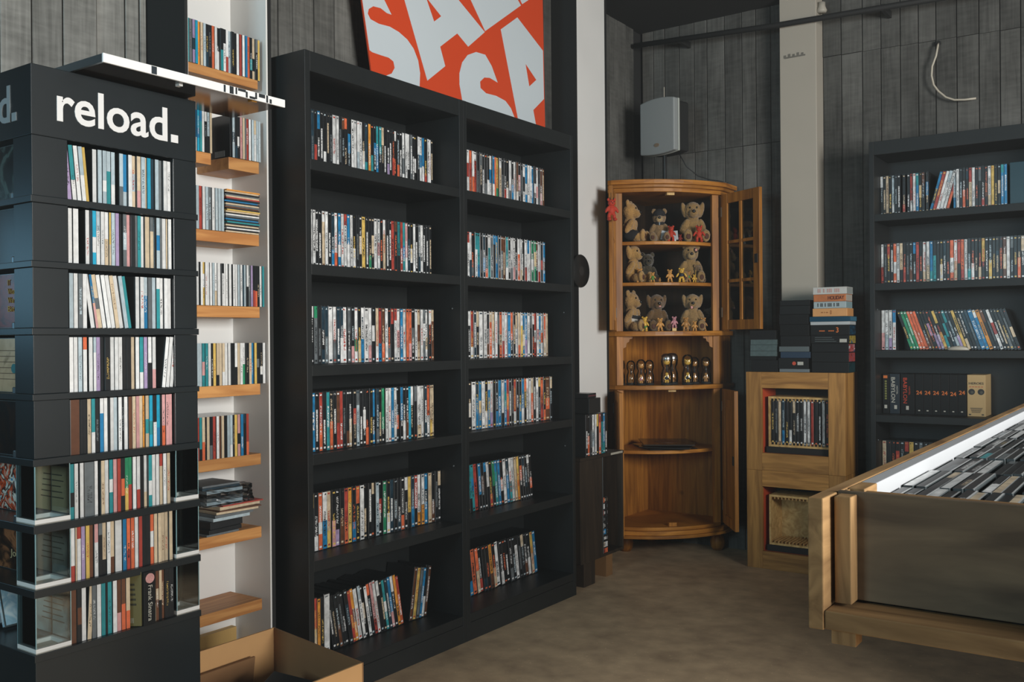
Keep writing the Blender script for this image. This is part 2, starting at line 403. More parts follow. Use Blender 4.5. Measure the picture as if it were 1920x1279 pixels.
# black post + white niche + white pillar + far column
tag(MB().box(-2.50, -2.31, 1.678, 1.688, 0, ZC).build('trim_1', BLK2, bevel=.002), kind='structure')
nic = tag(empty('wall_niche'), kind='structure')
MB().box(-2.50, -2.478, 1.688, 1.986, 0, ZC).build('back_panel', WHT, nic)
MB().box(-2.478, -2.31, 1.970, 1.976, 0, ZC).build('side_panel', WHT, nic); MB().box(-2.478, -2.312, 1.688, 1.6895, 0, ZC).build('side_panel', WHT, nic)
MB().box(-2.478, -2.455, 1.69, 1.955, 0.0, .225).build('lower_rail', plain('ochre_board', '#b29256', .6, .1), nic)
tag(MB().box(-2.4775, -2.314, 1.9765, 1.994, 0, ZC).build('trim_2', BLK2), kind='structure')
tag(MB().box(-2.50, -2.352, 3.885, 3.893, 0, ZC).build('trim_3', BLK2), kind='structure')
tag(MB().box(-2.50, -2.352, 3.8935, 4.160, 0, ZC).build('trim_4', WHT, bevel=.002), kind='structure')
tag(MB().box(-2.50, -2.353, 4.1605, 4.182, 0, ZC).build('trim_5', BLK2), kind='structure')
col5 = tag(MB().box(-1.661, -1.476, 4.73, YW+.012, 0, ZC).build('trim_6', CREAM, bevel=.003), kind='structure')
dead = plain('grey_column_mark', '#6c6a62', .7, .3, 40)
MB().box(-1.635, -1.53, 4.7292, 4.7302, 2.532, 2.540).build('scuff_mark', dead, col5)
for i in range(5):
    MB().box(-1.64+.022*i, -1.627+.022*i, 4.7290, 4.7302, 2.535, 2.550+.004*(i % 2)).build('scuff_mark', dead, col5)
MB().lathe([(0, 0), (.022, 0), (.026, .01), (.018, .03), (.018, .05)], 14, Matrix.Translation((-1.458, 4.765, 2.74))).build('column_fitting', CREAM, col5, True)

pipe = empty('wall_pipe', (0, 0, 0))
tag(pipe, 'thin black pipe running high along the far wall in front of the cream column', 'pipe')
MB().tube([(-2.47, 4.70, 2.745), (-1.65, 4.70, 2.70), (-.30, 4.70, 2.655)], .014, 10).build('pipe_run', BLK2, pipe, True)
for x, z in ((-2.2, 2.731), (-1.15, 2.684), (-.6, 2.665)):
    MB().box(x-.008, x+.008, 4.70, YW+.004, z-.016, z+.016).build('pipe_bracket', BLK2, pipe)

cb = [(-.930, 4.812, 2.50), (-.929, 4.80, 2.488), (-.937, 4.797, 2.44), (-.954, 4.795, 2.393), (-.957, 4.795, 2.35), (-.948, 4.795, 2.305), (-.927, 4.795, 2.272), (-.895, 4.795, 2.239), (-.858, 4.795, 2.221), (-.815, 4.796, 2.216), (-.768, 4.80, 2.216)]
wc = tag(MB().tube(cb, .0048, 8).build('loose_cable', CABLE, None, True), 'loose white cable curving out of the plank far wall', 'cable')
MB().lathe([(0, 0), (.012, 0), (.012, .003), (0, .004)], 12, Matrix.Translation((-.93, 4.816, 2.502)) @ Matrix.Rotation(PI/2, 4, 'X')).build('cable_hole', BLK2, wc)

# ------------------------------------------------------------------ poster on top of the bookcases
ORANGE = plain('orange_print', '#d24a26', .35, .05, 3, bump=.01)
PWHITE = plain('pale_print', '#c9d3d8', .35, .03, 3, bump=.01)
PX = -2.40
po = tag(empty('poster', (PX, 3.1, 2.022)), 'big orange poster with huge white letters standing on the black bookcases', 'poster')
def ppoly(name, pts, x0, x1, mat):
    me = bpy.data.meshes.new(name); bm = bmesh.new()
    vs = [bm.verts.new((x1-PX, y-3.1, z-2.022)) for y, z in pts]
    f = bm.faces.new(vs); bm.normal_update()
    if f.normal.x < 0: f.normal_flip()
    r = bmesh.ops.extrude_face_region(bm, geom=[f]); ev = [g for g in r['geom'] if isinstance(g, bmesh.types.BMVert)]
    for q in ev: q.co.x -= (x1-x0)
    bmesh.ops.recalc_face_normals(bm, faces=bm.faces); bmesh.ops.triangulate(bm, faces=bm.faces)
    bm.to_mesh(me); bm.free(); me.materials.append(mat)
    return link(name, me, po)
ppoly('poster_sheet', [(2.549, 2.022), (3.686, 2.022), (3.672, 2.74), (2.412, 2.74)], PX-.006, PX, ORANGE)
LT = dict(
 S1=[(2.482, 2.383), (2.474, 2.416), (2.58, 2.416), (2.604, 2.383), (2.643, 2.339), (2.618, 2.338), (2.584, 2.347), (2.545, 2.343), (2.521, 2.326), (2.516, 2.308), (2.53, 2.292), (2.573, 2.287), (2.633, 2.292), (2.683, 2.285), (2.73, 2.269), (2.766, 2.243), (2.792, 2.204), (2.803, 2.157), (2.799, 2.103), (2.791, 2.062), (2.76, 2.03), (2.60, 2.03), (2.58, 2.08), (2.61, 2.105), (2.641, 2.12), (2.658, 2.145), (2.651, 2.167), (2.626, 2.175), (2.582, 2.174), (2.538, 2.174), (2.524, 2.178)],
 A1=[(2.699, 2.451), (2.716, 2.415), (2.846, 2.138), (2.957, 2.22), (2.926, 2.29), (3.036, 2.371), (3.108, 2.335), (3.223, 2.425), (3.046, 2.51), (2.989, 2.537), (2.834, 2.492), (2.856, 2.455), (2.934, 2.413), (2.89, 2.38), (2.847, 2.452), (2.825, 2.489)],
 L1=[(3.097, 2.57), (3.128, 2.533), (3.226, 2.43), (3.494, 2.614), (3.47, 2.632), (3.431, 2.669)],
 N1=[(3.476, 2.65), (3.505, 2.623), (3.549, 2.652), (3.606, 2.695), (3.636, 2.73), (3.467, 2.679)],
 S2=[(3.083, 2.061), (3.065, 2.107), (3.048, 2.167), (3.048, 2.212), (3.067, 2.261), (3.104, 2.3), (3.161, 2.326), (3.225, 2.33), (3.27, 2.293), (3.313, 2.231), (3.256, 2.239), (3.217, 2.232), (3.187, 2.208), (3.19, 2.182), (3.229, 2.168), (3.301, 2.172), (3.369, 2.164), (3.41, 2.14), (3.437, 2.105), (3.454, 2.059), (3.234, 2.036)],
 A2=[(3.339, 2.467), (3.463, 2.106), (3.479, 2.047), (3.623, 2.056), (3.605, 2.109), (3.586, 2.166), (3.675, 2.234), (3.670, 2.455), (3.465, 2.553)])
for k, p in LT.items(): ppoly('printed_letter', p, PX, PX+.0009, PWHITE)
ppoly('printed_letter_counter', [(3.527, 2.36), (3.555, 2.267), (3.611, 2.308)], PX+.0009, PX+.0016, ORANGE)

# ------------------------------------------------------------------ black bookcases
def bookcase(name, M, W, H, D, levels, label, front_plinth=.10, t=.022):
    """local: x along the front, y=0 front plane going back to +D, z up"""
    r = empty(name); r.matrix_world = M; tag(r, label, 'bookcase')
    MB().box(0, t, 0, D, 0, H).build('side_panel', BLK, r, bevel=.0012)
    MB().box(W-t, W, 0, D, 0, H).build('side_panel', BLK, r, bevel=.0012)
    MB().box(t, W-t, .001, D-.01, H-.062, H).build('top_panel', BLK, r, bevel=.0012)
    MB().box(t, W-t, D-.008, D-.003, .02, H-.05).build('back_panel', BLK, r)
    for z in levels: MB().box(t, W-t, .0015, D-.009, z-.033, z).build('shelf', BLK, r, bevel=.0012)
    MB().box(t, W-t, .001, .02, 0, front_plinth-.034).build('plinth', BLK, r)
    for x in (t+.001, W-t-.001):
        for z in (levels[1]-.12, levels[3]-.12):
            MB().lathe([(0, 0), (.004, 0), (.003, .002), (0, .0025)], 8, Matrix.Translation((x, .04, z)) @ Matrix.Rotation(PI/2 if x < W/2 else -PI/2, 4, 'Y')).build('peg_hole_cap', METAL, r)
    return r
XB = -2.1876; YB = 2.0158; BW = .7825
LV = [1.688, 1.364, 1.051, .776, .447, .10]
def left_frame(x, y): return Matrix.Translation((x, y, 0)) @ Matrix.Rotation(PI/2, 4, 'Z')
b1 = bookcase('bookcase', left_frame(XB, YB), BW-.001, 2.02, .272, LV, 'tall black bookcase of six shelves standing beside the white niche')
b2 = bookcase('bookcase', left_frame(XB, YB+BW), BW, 2.02, .272, LV, 'tall black bookcase of six shelves standing beside the white pillar')
YR = 4.55; XR = -1.181
LVR = [1.690, 1.372, 1.062, .766, .45, .10]
b3 = bookcase('bookcase', Matrix.Translation((XR, YR, 0)), .80, 2.025, .268, LVR, 'tall black bookcase standing against the planked far wall')

# ------------------------------------------------------------------ disc cases
def case_mesh(name, w, d, h, mats, ch=.0012, top=False):
    """front spine faces -y at y=0, origin at the bottom centre of the spine"""
    mb = MB(); x = w/2
    P = [(-x, d), (-x, ch), (-x+ch, 0), (x-ch, 0), (x, ch), (x, d)]
    n = len(P)
    us = [0, 0, ch/w, 1-ch/w, 1, 1]
    for i in range(n):
        j = (i+1) % n
        sp = i in (1, 2, 3) and not top
        q = [(P[i][0], P[i][1], 0), (P[j][0], P[j][1], 0), (P[j][0], P[j][1], h), (P[i][0], P[i][1], h)]
        mb.quad(q, 0 if sp else 1, [(us[i], 0), (us[j], 0), (us[j], 1), (us[i], 1)] if sp else None)
    mb.quad([(p[0], p[1], h) for p in P], 0 if top else 1, [((p[0]+x)/w, p[1]/d) for p in P] if top else None)
    mb.quad([(p[0], p[1], 0) for p in reversed(P)], 1)
    return mb.mesh(name, mats)
DVD_W, CD_W = .0140, .0104
me_dvd = case_mesh('dvd_case', DVD_W, .135, .190, [SPD, CASEB])
me_cd = case_mesh('cd_case', CD_W, .142, .125, [SPC, CASEC], .0010)
me_alb = case_mesh('cd_album', CD_W, .140, .125, [SPC, CASEC], .0008)
me_cdt = case_mesh('cd_case_top', CD_W, .138, .120, [SPT, CASEC], .0010, True)

rg = random.Random(11)
INKS = dict(k=['w', 'w', 'e', 's', 'o', 'y'], d=['w', 'w', 's'], w=['k', 'k', 'r', 'd', 'g'], s=['k', 'd', 'w'], g=['w', 'k', 'w'], e=['k', 'r', 'm'], r=['w', 'k', 'y'],
            o=['w', 'k'], a=['k', 'w'], y=['k', 'r'], m=['e', 'w'], n=['w'], p=['r', 'w', 'k'], v=['k', 'w'], b=['w', 'w', 'y'], c=['w', 'd'], t=['w', 'k'])
def attrs(tok, dvd):
    base = tok[0]; blk = tok[1] if len(tok) > 1 else None
    ink = rg.choice(INKS[base])
    tit = None
    if blk and base in 'kdmg' and blk in 'wegs' and rg.random() < .45: tit, blk, ink = blk, None, blk
    if blk:
        k = rg.random()
        if k < .5: lo, hi = -.1, rg.uniform(.25, .5)
        elif k < .75: lo, hi = rg.uniform(.62, .8), 1.1
        else: lo = rg.uniform(.2, .45); hi = lo + rg.uniform(.2, .35)
    else: lo, hi = -9.0, -8.0
    t0 = rg.uniform(.15, .4); t1 = t0 + rg.uniform(.25, .5)
    dens = (.51 if dvd else .56) + rg.uniform(-.03, .03)
    if not dvd and rg.random() < .6: dens = .9
    if dvd and rg.random() < .18: dens = .9
    if tit: t0 = rg.uniform(.1, .3); t1 = t0 + rg.uniform(.4, .6); dens = .42 if dvd else .50
    jit = rg.uniform(.85, 1.12)
    return dict(base=tuple(min(1, c*jit) for c in PAL[base][0]), blk=PAL[blk][0] if blk else (0, 0, 0), ink=PAL[ink][0],
                pos=(lo, hi, rg.uniform(0, 40)), txt=(t0, t1, dens))
def colour_words(tok):
    a = PAL[tok[0]][1]
    return a + (' and ' + PAL[tok[1]][1] if len(tok) > 1 and tok[1] != tok[0] else '')

def parse(s):
    """tokens -> list of (colours or None for a gap, width units, lean sign)"""
    out = []
    for t in s.split():
        lean = 1 if t.endswith('/') else (-1 if t.endswith('\\') else 0)
        t = t.rstrip('/\\'); n = 1.0
        if '*' in t: t, k = t.split('*'); n = float(k)
        if t == '-': out.append((None, n, 0))
        else: out.append((t, n, lean))
    return out

ROWS_V = []       # the cases past the limit: joined as stuff at the end
def case_row(kind, tokens, frame, s1, z, where, h_jit=.0, lean=8.0, group=None, stuff=False, inset=0.0, noun=None, jitter=.0035):
    """frame: Matrix with local x along the shelf from 0 to s1, facing -y"""
    T = parse(tokens); tot = sum(n for _t, n, _l in T); p = s1/tot; s = 0; i = 0; made = []
    dvd = kind in ('dvd_case', 'series_case')
    me, w0 = {'dvd_case': (me_dvd, DVD_W), 'series_case': (me_dvd, DVD_W), 'cd_case': (me_cd, CD_W), 'cd_album': (me_alb, CD_W)}[kind]
    for tok, n, ln in T:
        if tok is None: s += n*p; continue
        i += 1
        wd = n*p*.97; a = ln*R(lean)
        cx = s + n*p/2; s += n*p
        dy = inset + rg.uniform(0, jitter) + (.004 if rg.random() < .12 else 0)
        sz = 1 + rg.uniform(-h_jit, h_jit)
        lift = abs(math.sin(a))*wd/2 + .0004
        M = frame @ Matrix.Translation((cx, dy, z+lift)) @ Matrix.Rotation(a, 4, 'Y') @ Matrix.Diagonal((wd/w0, 1, sz, 1))
        at = attrs(tok, dvd)
        if stuff:
            ROWS_V.append((M, at)); continue
        o = bpy.data.objects.new(kind, me); C.objects.link(o); o.matrix_world = M
        for k, v in at.items(): o[k] = v
        o['label'] = f'{colour_words(tok)} {noun or kind.replace("_", " ").replace("cd", "CD").replace("dvd", "DVD")}, {ordinal(i)} on {where}'
        o['category'] = {'dvd_case': 'DVD', 'series_case': 'DVD', 'cd_case': 'CD', 'cd_album': 'CD'}[kind]
        o['group'] = group or where
        made.append(o)
    return made

L1 = "ow dg kr kb kw kw ke kg w*1.3 w kg km ko kb w w ws w kw dt a kt kb bt tk ke kw kv kw kr kw ko kw wg w wk gw kw kw kw wb bw kr w w ke"
L2 = "w w kw kw ew w kw db wo bw w wr bw w kw kg ke y*1.3 kw kn ke w*1.2 wp k ew kw kw r*1.2 km tk r tb pw dk kw w kw gd w*1.3 kw kw ke"
L3 = "kw gn kg dk dg w*1.3 wg dw dw w*1.3 gk kp wn ke wb w*1.4 wp kw ew rb mo w kg kr wr wp b w o op kg w em w gw we kw me"
L4 = "b kw ro kw t ko kw mr r kg km ke kr sg kw kw ko k*1.2 bd dg ke nk w w b w ko bk kw km c kw kg we*1.6 w dw ow ey e"
L5 = "wr kg ok kw ky kw ow wb*1.2 ey kp kv km ro ya kb ko w*1.2 ke kw ke s kr n kw dw kg kd ko kw yk db rk wa wa bd e*1.2 km kg ke"
L6 = "t tw re a k w*1.9 - k\\ k\\ km\\ kg\\ k\\ kd\\ r\\ am\\ w*1.3\\ ws\\ ke\\ w\\ ko\\ pr\\ w\\ kw\\ ke\\ tw\\ d\\ bp\\ kw\\ a\\ or\\ - - m/ y*1.2/ g/ b/ kw/ m/"
R1 = "wr or wo rw kg kg kw kg kw wb bw o yn ew kg kr kw wg kb w mw kp kg wk bw w w b kw wp kg mp me"
R2 = "wr wd kg wt tb kg db ko tw gd kb b km gm me tw kg wg wp kg ow we kw wr wb w nw ny mk wr kr bk"
R3 = "kw rw dw ke w*1.6 w*1.4 km oe ew w gk oe wr w b*1.3 ok ke we eo yw bw bv w kg kw rw wp b wo oe e"
R4 = "kw w*1.6 bd be w*1.3 kw bw wv k kb b*1.2 wk bt ro kw kg rw k kb bw ko w w oe kw w ky or*1.2 ko mo*2 ke"
R5 = "kr w kr tk tb r*1.2 bk km kb wk kr nk tb b kw w b/ w t w ey a ko kd kd kw ko"
R5 = "kr w kr tk tb r*1.2 bk km kb wk kr nk tb b kw w*1.2 bd wt w e ya ko kd kd kw ko"
R6 = "kw k kb o*1.2 oe kr kd k am ke w*1.3 kw k kw kg k wk kg ke km kw ye b"
FB1 = left_frame(XB-.012, YB+.0225); WB1 = 'shelf of the bookcase beside the white niche'
wf1 = lambda n: f'{n} shelf of bookcase beside the white niche'
wf2 = lambda n: f'{n} shelf of bookcase beside the white pillar'
LF = lambda rec, y: left_frame(XB-rec, y)
case_row('dvd_case', L1, LF(.105, 2.124), .632, LV[0], wf1('topmost'))
case_row('dvd_case', L2, LF(.105, 2.126), .610, LV[1], wf1('second'))
case_row('dvd_case', L3, LF(.080, 2.106), .612, LV[2], wf1('third'))
case_row('dvd_case', L4, LF(.040, 2.072), .600, LV[3], wf1('fourth'))
case_row('dvd_case', L5, left_frame(XB-.098, YB+.0225), .735, LV[4], wf1('fifth'))
case_row('dvd_case', L6, left_frame(XB-.118, YB+.10), .590, LV[5], wf1('lowest'), lean=10, h_jit=.03)
FB2 = left_frame(XB-.012, YB+BW+.0235)
case_row('dvd_case', R1, LF(.108, 2.958), .560, LV[0], wf2('topmost'))
case_row('dvd_case', R2, LF(.104, 2.950), .560, LV[1], wf2('second'))
case_row('dvd_case', R3, LF(.085, 2.930), .570, LV[2], wf2('third'))
case_row('dvd_case', R4, LF(.055, 2.890), .595, LV[3], '', stuff=True)
case_row('dvd_case', ' '.join(t+'\\' for t in R5.split()), left_frame(XB-.10, YB+BW+.10), .50, LV[4], '', stuff=True, lean=5)
case_row('dvd_case', ' '.join(t+'\\' for t in R6.split()), left_frame(XB-.14, YB+BW+.16), .53, LV[5], '', stuff=True, lean=8)
FB3 = Matrix.Translation((-1.158, YR+.105, 0))
RB1 = "kw ke e k sw k kw -*.6 kr -*.6 k rw w bt ke km -*.3 kb bd/ r*1.2/ w/ ws*1.2/ w/ ro/ -*1.6 sb w k ko kd er w k kg kr km we y k ke bt b"
RB2 = "wr kg kr kw ow w ek kr kg km kb r k we*1.2 we bt tk k kw dk k ow*1.2 we rk or w kt kw k ke yk k ky k kd km me w kg k ko ke"
RB5 = "e kr k kr km kr y*1.1 k kg kt k ko kw k kr ke k kg kr k"
case_row('dvd_case', RB1, FB3, .535, LVR[0], '', stuff=True, lean=15)
case_row('dvd_case', RB2, FB3, .60, LVR[1], '', stuff=True)
case_row('dvd_case', RB5, FB3, .40, LVR[4], '', stuff=True)
# a thick dark teal box closing the top row
def boxset(name, x0, x1, d, h, z, front, label, frame=FB3, mats=None, inset=0):
    o = MB().box(x0, x1, inset, inset+d, z+.0003, z+h).build(name, front, None, bevel=.001)
    o.matrix_world = frame
    return tag(o, label, 'box set')
boxset('box_set', .545, .63, .14, .192, LVR[0], plain('dark_teal_box', '#12343f', .35), 'wide dark teal boxed set ending the topmost row of the far bookcase')

# third shelf of the far bookcase: four pale spines and a long leaning series
case_row('series_case', "wp ws wv wb", FB3, .088-.022, LVR[2], 'the far bookcase third shelf', group='pale upright series on the far bookcase', noun='upright series case')
case_row('series_case', "kn\\ n\\ n\\ o\\ o\\ o\\ km\\ km\\ kv\\ kv\\ kv\\ yk\\ kt\\ kt\\ dt\\ ds\\ kv\\ y\\ ke\\ dk\\ dk\\ dg\\ b*1.5\\ bw\\ a*1.2\\ km\\ kg\\ wr\\ k\\ ke\\ kg\\ kg\\ ke\\",
         FB3 @ Matrix.Translation((.130, 0, 0)), .455, LVR[2], 'the far bookcase third shelf', group='leaning series on the far bookcase', noun='leaning series case', lean=19)
mug = tag(empty('crumpled_bag', (-.815, 4.60, LVR[2])), 'small crumpled white plastic bag lying before the leaning series cases', 'plastic bag')
mb = MB(); mb.lathe([(0, 0), (.034, .001), (.036, .008), (.022, .017), (.006, .019), (0, .019)], 14, Matrix.Diagonal((1.3, .38, 1, 1)))
rr = random.Random(3); mb.v = [(x*(1+rr.uniform(-.12, .12)), y*(1+rr.uniform(-.12, .12)), z*(1+rr.uniform(-.1, .1))) for x, y, z in mb.v]
mb.build('bag_film', plain('white_film', '#b7b3a6', .4, .1), mug, True)

# ------------------------------------------------------------------ text
def text_mesh(s, bold=0.0, extrude=.001):
    cu = bpy.data.curves.new('t', 'FONT'); cu.body = s; cu.offset = bold; cu.extrude = extrude; cu.resolution_u = 4
    o = bpy.data.objects.new('t', cu); C.objects.link(o)
    dg = bpy.context.evaluated_depsgraph_get(); me = bpy.data.meshes.new_from_object(o.evaluated_get(dg))
    bpy.data.objects.remove(o); bpy.data.curves.remove(cu)
    return me
def text(name, s, mat, parent, origin, right, up, width=None, height=None, bold=0.0, depth=.0008):
    """lettering fitted to a width (and height) with its lower left corner at ORIGIN, reading along RIGHT"""
    me = text_mesh(s, bold); xs = [v.co.x for v in me.vertices]; ys = [v.co.y for v in me.vertices]
    x0, x1, y0, y1 = min(xs), max(xs), min(ys), max(ys)
    sx = width/(x1-x0); sy = (height/(y1-y0)) if height else sx
    rt, u = Vector(right), Vector(up); nn = rt.cross(u)
    for v in me.vertices:
        p = Vector(origin) + rt*((v.co.x-x0)*sx) + u*((v.co.y-y0)*sy) + nn*(depth if v.co.z > 0 else 0)
        v.co = p
    me.materials.clear(); me.materials.append(mat)
    return link(name, me, parent)

# fourth shelf of the far bookcase: box sets with their titles
z4 = LVR[3]
TXW = plain('title_white', '#b9b6aa', .5); TXR = plain('title_red', '#b23c22', .5); TXO = plain('title_orange', '#c96b2e', .5); TXK = plain('title_black', (.02, .02, .02), .5); TXY = plain('title_green', '#77793f', .5)
NAVY = plain('navy_box', '#141c26', .4); DKBOX = plain('black_box', (.007, .0075, .008), .5, spec=.25)
zz = lambda o: o
def tset(x0, x1, mat, label): return boxset('box_set', x0, x1, .15, .186, z4, mat, label, inset=.002)
fy = -.0002
def onbox(o, s, mat, xl, zl, wd, ht, vertical=False, bold=.01):
    if vertical: return text('title', s, mat, o, (xl, .0018, zl), (0, 0, -1), (1, 0, 0), wd, ht, bold)
    return text('title', s, mat, o, (xl, .0018, zl), (1, 0, 0), (0, 0, 1), wd, ht, bold)
o = tset(.004, .034, DKBOX, 'slim black box set with a small orange mark, first on the fourth shelf')
[MB().box(.014, .023, .0012, .0022, z4+.066+.0115*k, z4+.074+.0115*k).build('title_mark', TXY, o) for k in range(8)]
MB().box(.008, .026, .0012, .0022, z4+.165, z4+.178).build('printed_mark', TXO, o)
MB().box(.012, .024, .0012, .0022, z4+.024, z4+.040).build('rating_mark', TXW, o)
o = tset(.036, .080, NAVY, 'navy box set titled BABYLON in white letters')
onbox(o, 'BABYLON', TXW, .043, z4+.170, .118, .017, True); onbox(o, 'HOTEL', TXW, .066, z4+.130, .040, .006, True)
MB().box(.056, .068, .0012, .0022, z4+.022, z4+.040).build('rating_mark', TXW, o)
o = tset(.084, .145, DKBOX, 'black box set titled BABYLON in red letters')
onbox(o, 'BABYLON', TXR, .096, z4+.168, .118, .017, True); onbox(o, 'HOTEL', TXR, .120, z4+.128, .040, .006, True)
MB().box(.108, .120, .0012, .0022, z4+.020, z4+.038).build('rating_mark', TXW, o)
for i in range(6):
    x = .148 + .0362*i
    o = tset(x, x+.0352, DKBOX, f'black box set numbered 24 in orange digits, {ordinal(i+1)} of the six beside each other')
    o['group'] = 'six black numbered box sets'
    onbox(o, '24', TXO, x+.005, z4+.092 + (.004 if i == 5 else 0) - (.003 if i == 4 else 0), .025, .018, bold=.02)
    MB().box(x+.013, x+.021, .0012, .0022, z4+.016, z4+.021).build('rating_mark', TXW, o)
BEI = plain('beige_carton', '#b59a6d', .6, .05)
o = tset(.368, .442, BEI, 'beige carton box titled HEROES with two dark round prints')
onbox(o, 'HEROES', TXK, .375, z4+.143, .060, .010)
[MB().box(.376+.012*k, .384+.012*k, .0014, .0021, z4+.131, z4+.1335).build('small_print', TXR, o) for k in range(5)]
for x in (.386, .424):
    MB().lathe([(0, 0), (.0135, 0), (.0135, .0006), (0, .0006)], 24, Matrix.Translation((x, .0020, z4+.110)) @ Matrix.Rotation(PI/2, 4, 'X')).build('round_print', TXK, o)
    MB().lathe([(0, 0), (.006, 0), (.006, .0004), (0, .0004)], 16, Matrix.Translation((x+.002, .0013, z4+.108)) @ Matrix.Rotation(PI/2, 4, 'X')).build('round_print_centre', plain('dim_print', '#4c4a40', .5), o)
for k in range(4): MB().box(.380+.002*k, .430-.003*k, .0014, .0021, z4+.036-.006*k, z4+.0385-.006*k).build('small_print', TXK, o)
for x in (.374, .426): MB().box(x, x+.009, .0014, .0021, z4+.006, z4+.011).build('small_print', TXK, o)

# ------------------------------------------------------------------ CD tower with the sign
TX, TY0, TY1 = -2.06, 1.100, 1.527
tw = tag(empty('cd_tower', (0, 0, 0)), 'tall black CD tower with white reload sign and boxed shelves', 'display rack')
slabs = [(1.452, 1.437), (1.308, 1.294), (1.160, 1.145), (1.014, 1.000), (.871, .855), (.725, .707), (.583, .566), (.441, .425)]
MB().box(-2.488, TX, TY0, TY1, 1.586, 1.742).build('header', TOW, tw, bevel=.0015)
for i, (a, b) in enumerate(slabs):
    MB().box(-2.487, TX+.004, TY0-.004, TY1+.0008, b, a).build('shelf_slab', TOW, tw, bevel=.001)
MB().box(-2.488, TX-.0005, TY0, TY1, 0, .425).build('base_cabinet', TOW, tw, bevel=.0015)
CORE = plain('tower_core', (.030, .038, .042), .5)
MB().box(-2.487, TX-.150, TY0+.150, TY1-.002, .441, 1.586).build('core', CORE, tw)
tops = [1.586] + [b for a, b in slabs[:-1]]
bots = [a for a, b in slabs]
for i in range(8):
    zt, zb = tops[i]-.0003, bots[i]+.0003
    if i < 5:
        MB().box(-2.140, TX-.001, TY0+.001, 1.183, zb, zt).build('corner_block', TOW, tw, bevel=.001)
        MB().box(-2.205, TX-.001, 1.459, TY1-.001, zb, zt).build('corner_block', TOW, tw, bevel=.001)
    if i < 6:
        MB().lathe([(0, 0), (.006, 0), (.006, .012), (.004, .014), (0, .014)], 10, Matrix.Translation((-2.150, TY0+.006, zb)) @ Matrix.Diagonal((1.7, .5, 1, 1))).build('stop_tab', METAL, tw)
text('sign_lettering', 'reload', LETTER, tw, (TX+.0002, 1.158, 1.624), (0, 1, 0), (0, 0, 1), .284, .084, .017, .0015)
MB().box(TX+.0002, TX+.0017, 1.452, 1.4725, 1.6255, 1.645).build('sign_stop', LETTER, tw)
text('sign_lettering', 'reload', SILV, tw, (-2.147-.284, TY0-.0002, 1.622), (1, 0, 0), (0, 0, 1), .284, .084, .017, .0015)
MB().box(-2.140, -2.121, TY0-.0017, TY0-.0002, 1.623, 1.642).build('sign_stop', SILV, tw)

# acrylic corner boxes
def acrylic(x0, x1, y0, y1, z0, z1, label):
    r = tag(empty('acrylic_box', ((x0+x1)/2, (y0+y1)/2, z0)), label, 'display box', 'clear acrylic corner boxes')
    ox, oy = (x0+x1)/2, (y0+y1)/2; t = .0022
    def B(n, a, b, c, d, e, f, m, bev=0): return MB().box(a-ox, b-ox, c-oy, d-oy, e-z0, f-z0).build(n, m, r, bevel=bev)
    f = .010; h = .012
    B('base_tray', x0, x1, y0, y1, z0+.0004, z0+.003, plain('tray_floor', '#97958c', .5), 0)
    B('tray_rim', x0, x1, y0, y0+f, z0+.003, z0+h, WHT); B('tray_rim', x0, x1, y1-f, y1, z0+.003, z0+h, WHT)
    B('tray_rim', x0, x0+f, y0+f, y1-f, z0+.003, z0+h, WHT); B('tray_rim', x1-f, x1, y0+f, y1-f, z0+.003, z0+h, WHT)
    e = plain('acrylic_edge', '#9fc0c4', .2, .02)
    B('acrylic_pane', x0, x1, y0, y0+t, z0+h, z1, ACRY); B('acrylic_pane', x0, x1, y1-t, y1, z0+h, z1, ACRY)
    B('acrylic_pane', x0, x0+t, y0+t, y1-t, z0+h, z1, ACRY); B('acrylic_pane', x1-t, x1, y0+t, y1-t, z0+h, z1, ACRY)
    for px in (x0, x1-t):
        for py in (y0, y1-t): B('acrylic_edge', px+.0001, px+t-.0001, py+.0001, py+t-.0001, z0+h, z1, e)
for i, nm in ((5, 'sixth'), (6, 'seventh'), (7, 'lowest')):
    acrylic(-2.140, TX-.001, TY0+.001, 1.183, bots[i], tops[i]-.0006, f'clear acrylic box with white rim on the {nm} tower level, sign corner')
    acrylic(-2.140, TX-.001, 1.459, TY1-.001, bots[i], tops[i]-.0006, f'clear acrylic box with white rim on the {nm} tower level, niche side')

# CDs of the tower
TF = lambda y: left_frame(TX-.006, y)
WT = lambda n: f'{n} level of the black tower'
T1 = "v\\ tw\\ w\\ sw\\ y*.7\\ -*.8 w s sw ts sw -*.9 sg bs w es ep s*1.1 e*.4 c d s g w w"
T2 = "w w*1.4 -*1.6 w d*.5 cw ws w we ye*.5 s v k gs p k g*.6 t w e*1.3 eg k*.6 sb g*.6 w*1.1 e*.4 w"
T3 = "s w gs w -*.8 w\\ bp*.6\\ eg\\ w\\ w\\ w\\ e\\ w\\ s\\ t*.8\\ -*.9 w w bs g s tw w w w"
T4 = "w w s wo -*.3 w ws*.7 v k k*1.2 w w w k k*1.2 e w tw v wk wp -*1.4 w/ w/ w/"
T5 = "m*2.4 k*.6 k e tw kg bw w k*.6 w s w k*.5 w m e p e a*.5 et ct kw cb k*.4 po p p"
T6 = "tk w -*.3 w g*2.6 w -*.3 e w tw p r ko ny nr w wr k we tw w w er*.9 w e"
T7 = "wr e*.4 wr v y m wp kg ek w em w*1.9 b or o w r k k*1.1 ow e e e e e"
T8 = "m*1.2 km w e/ g w t k*.4 t w mp mo eo"
case_row('cd_case', T1, TF(1.187), .270, bots[0], WT('topmost'), lean=5, inset=0)
case_row('cd_case', T2, TF(1.187), .270, bots[1], WT('second'), inset=0)
case_row('cd_case', T3, TF(1.187), .270, bots[2], WT('third'), lean=8)
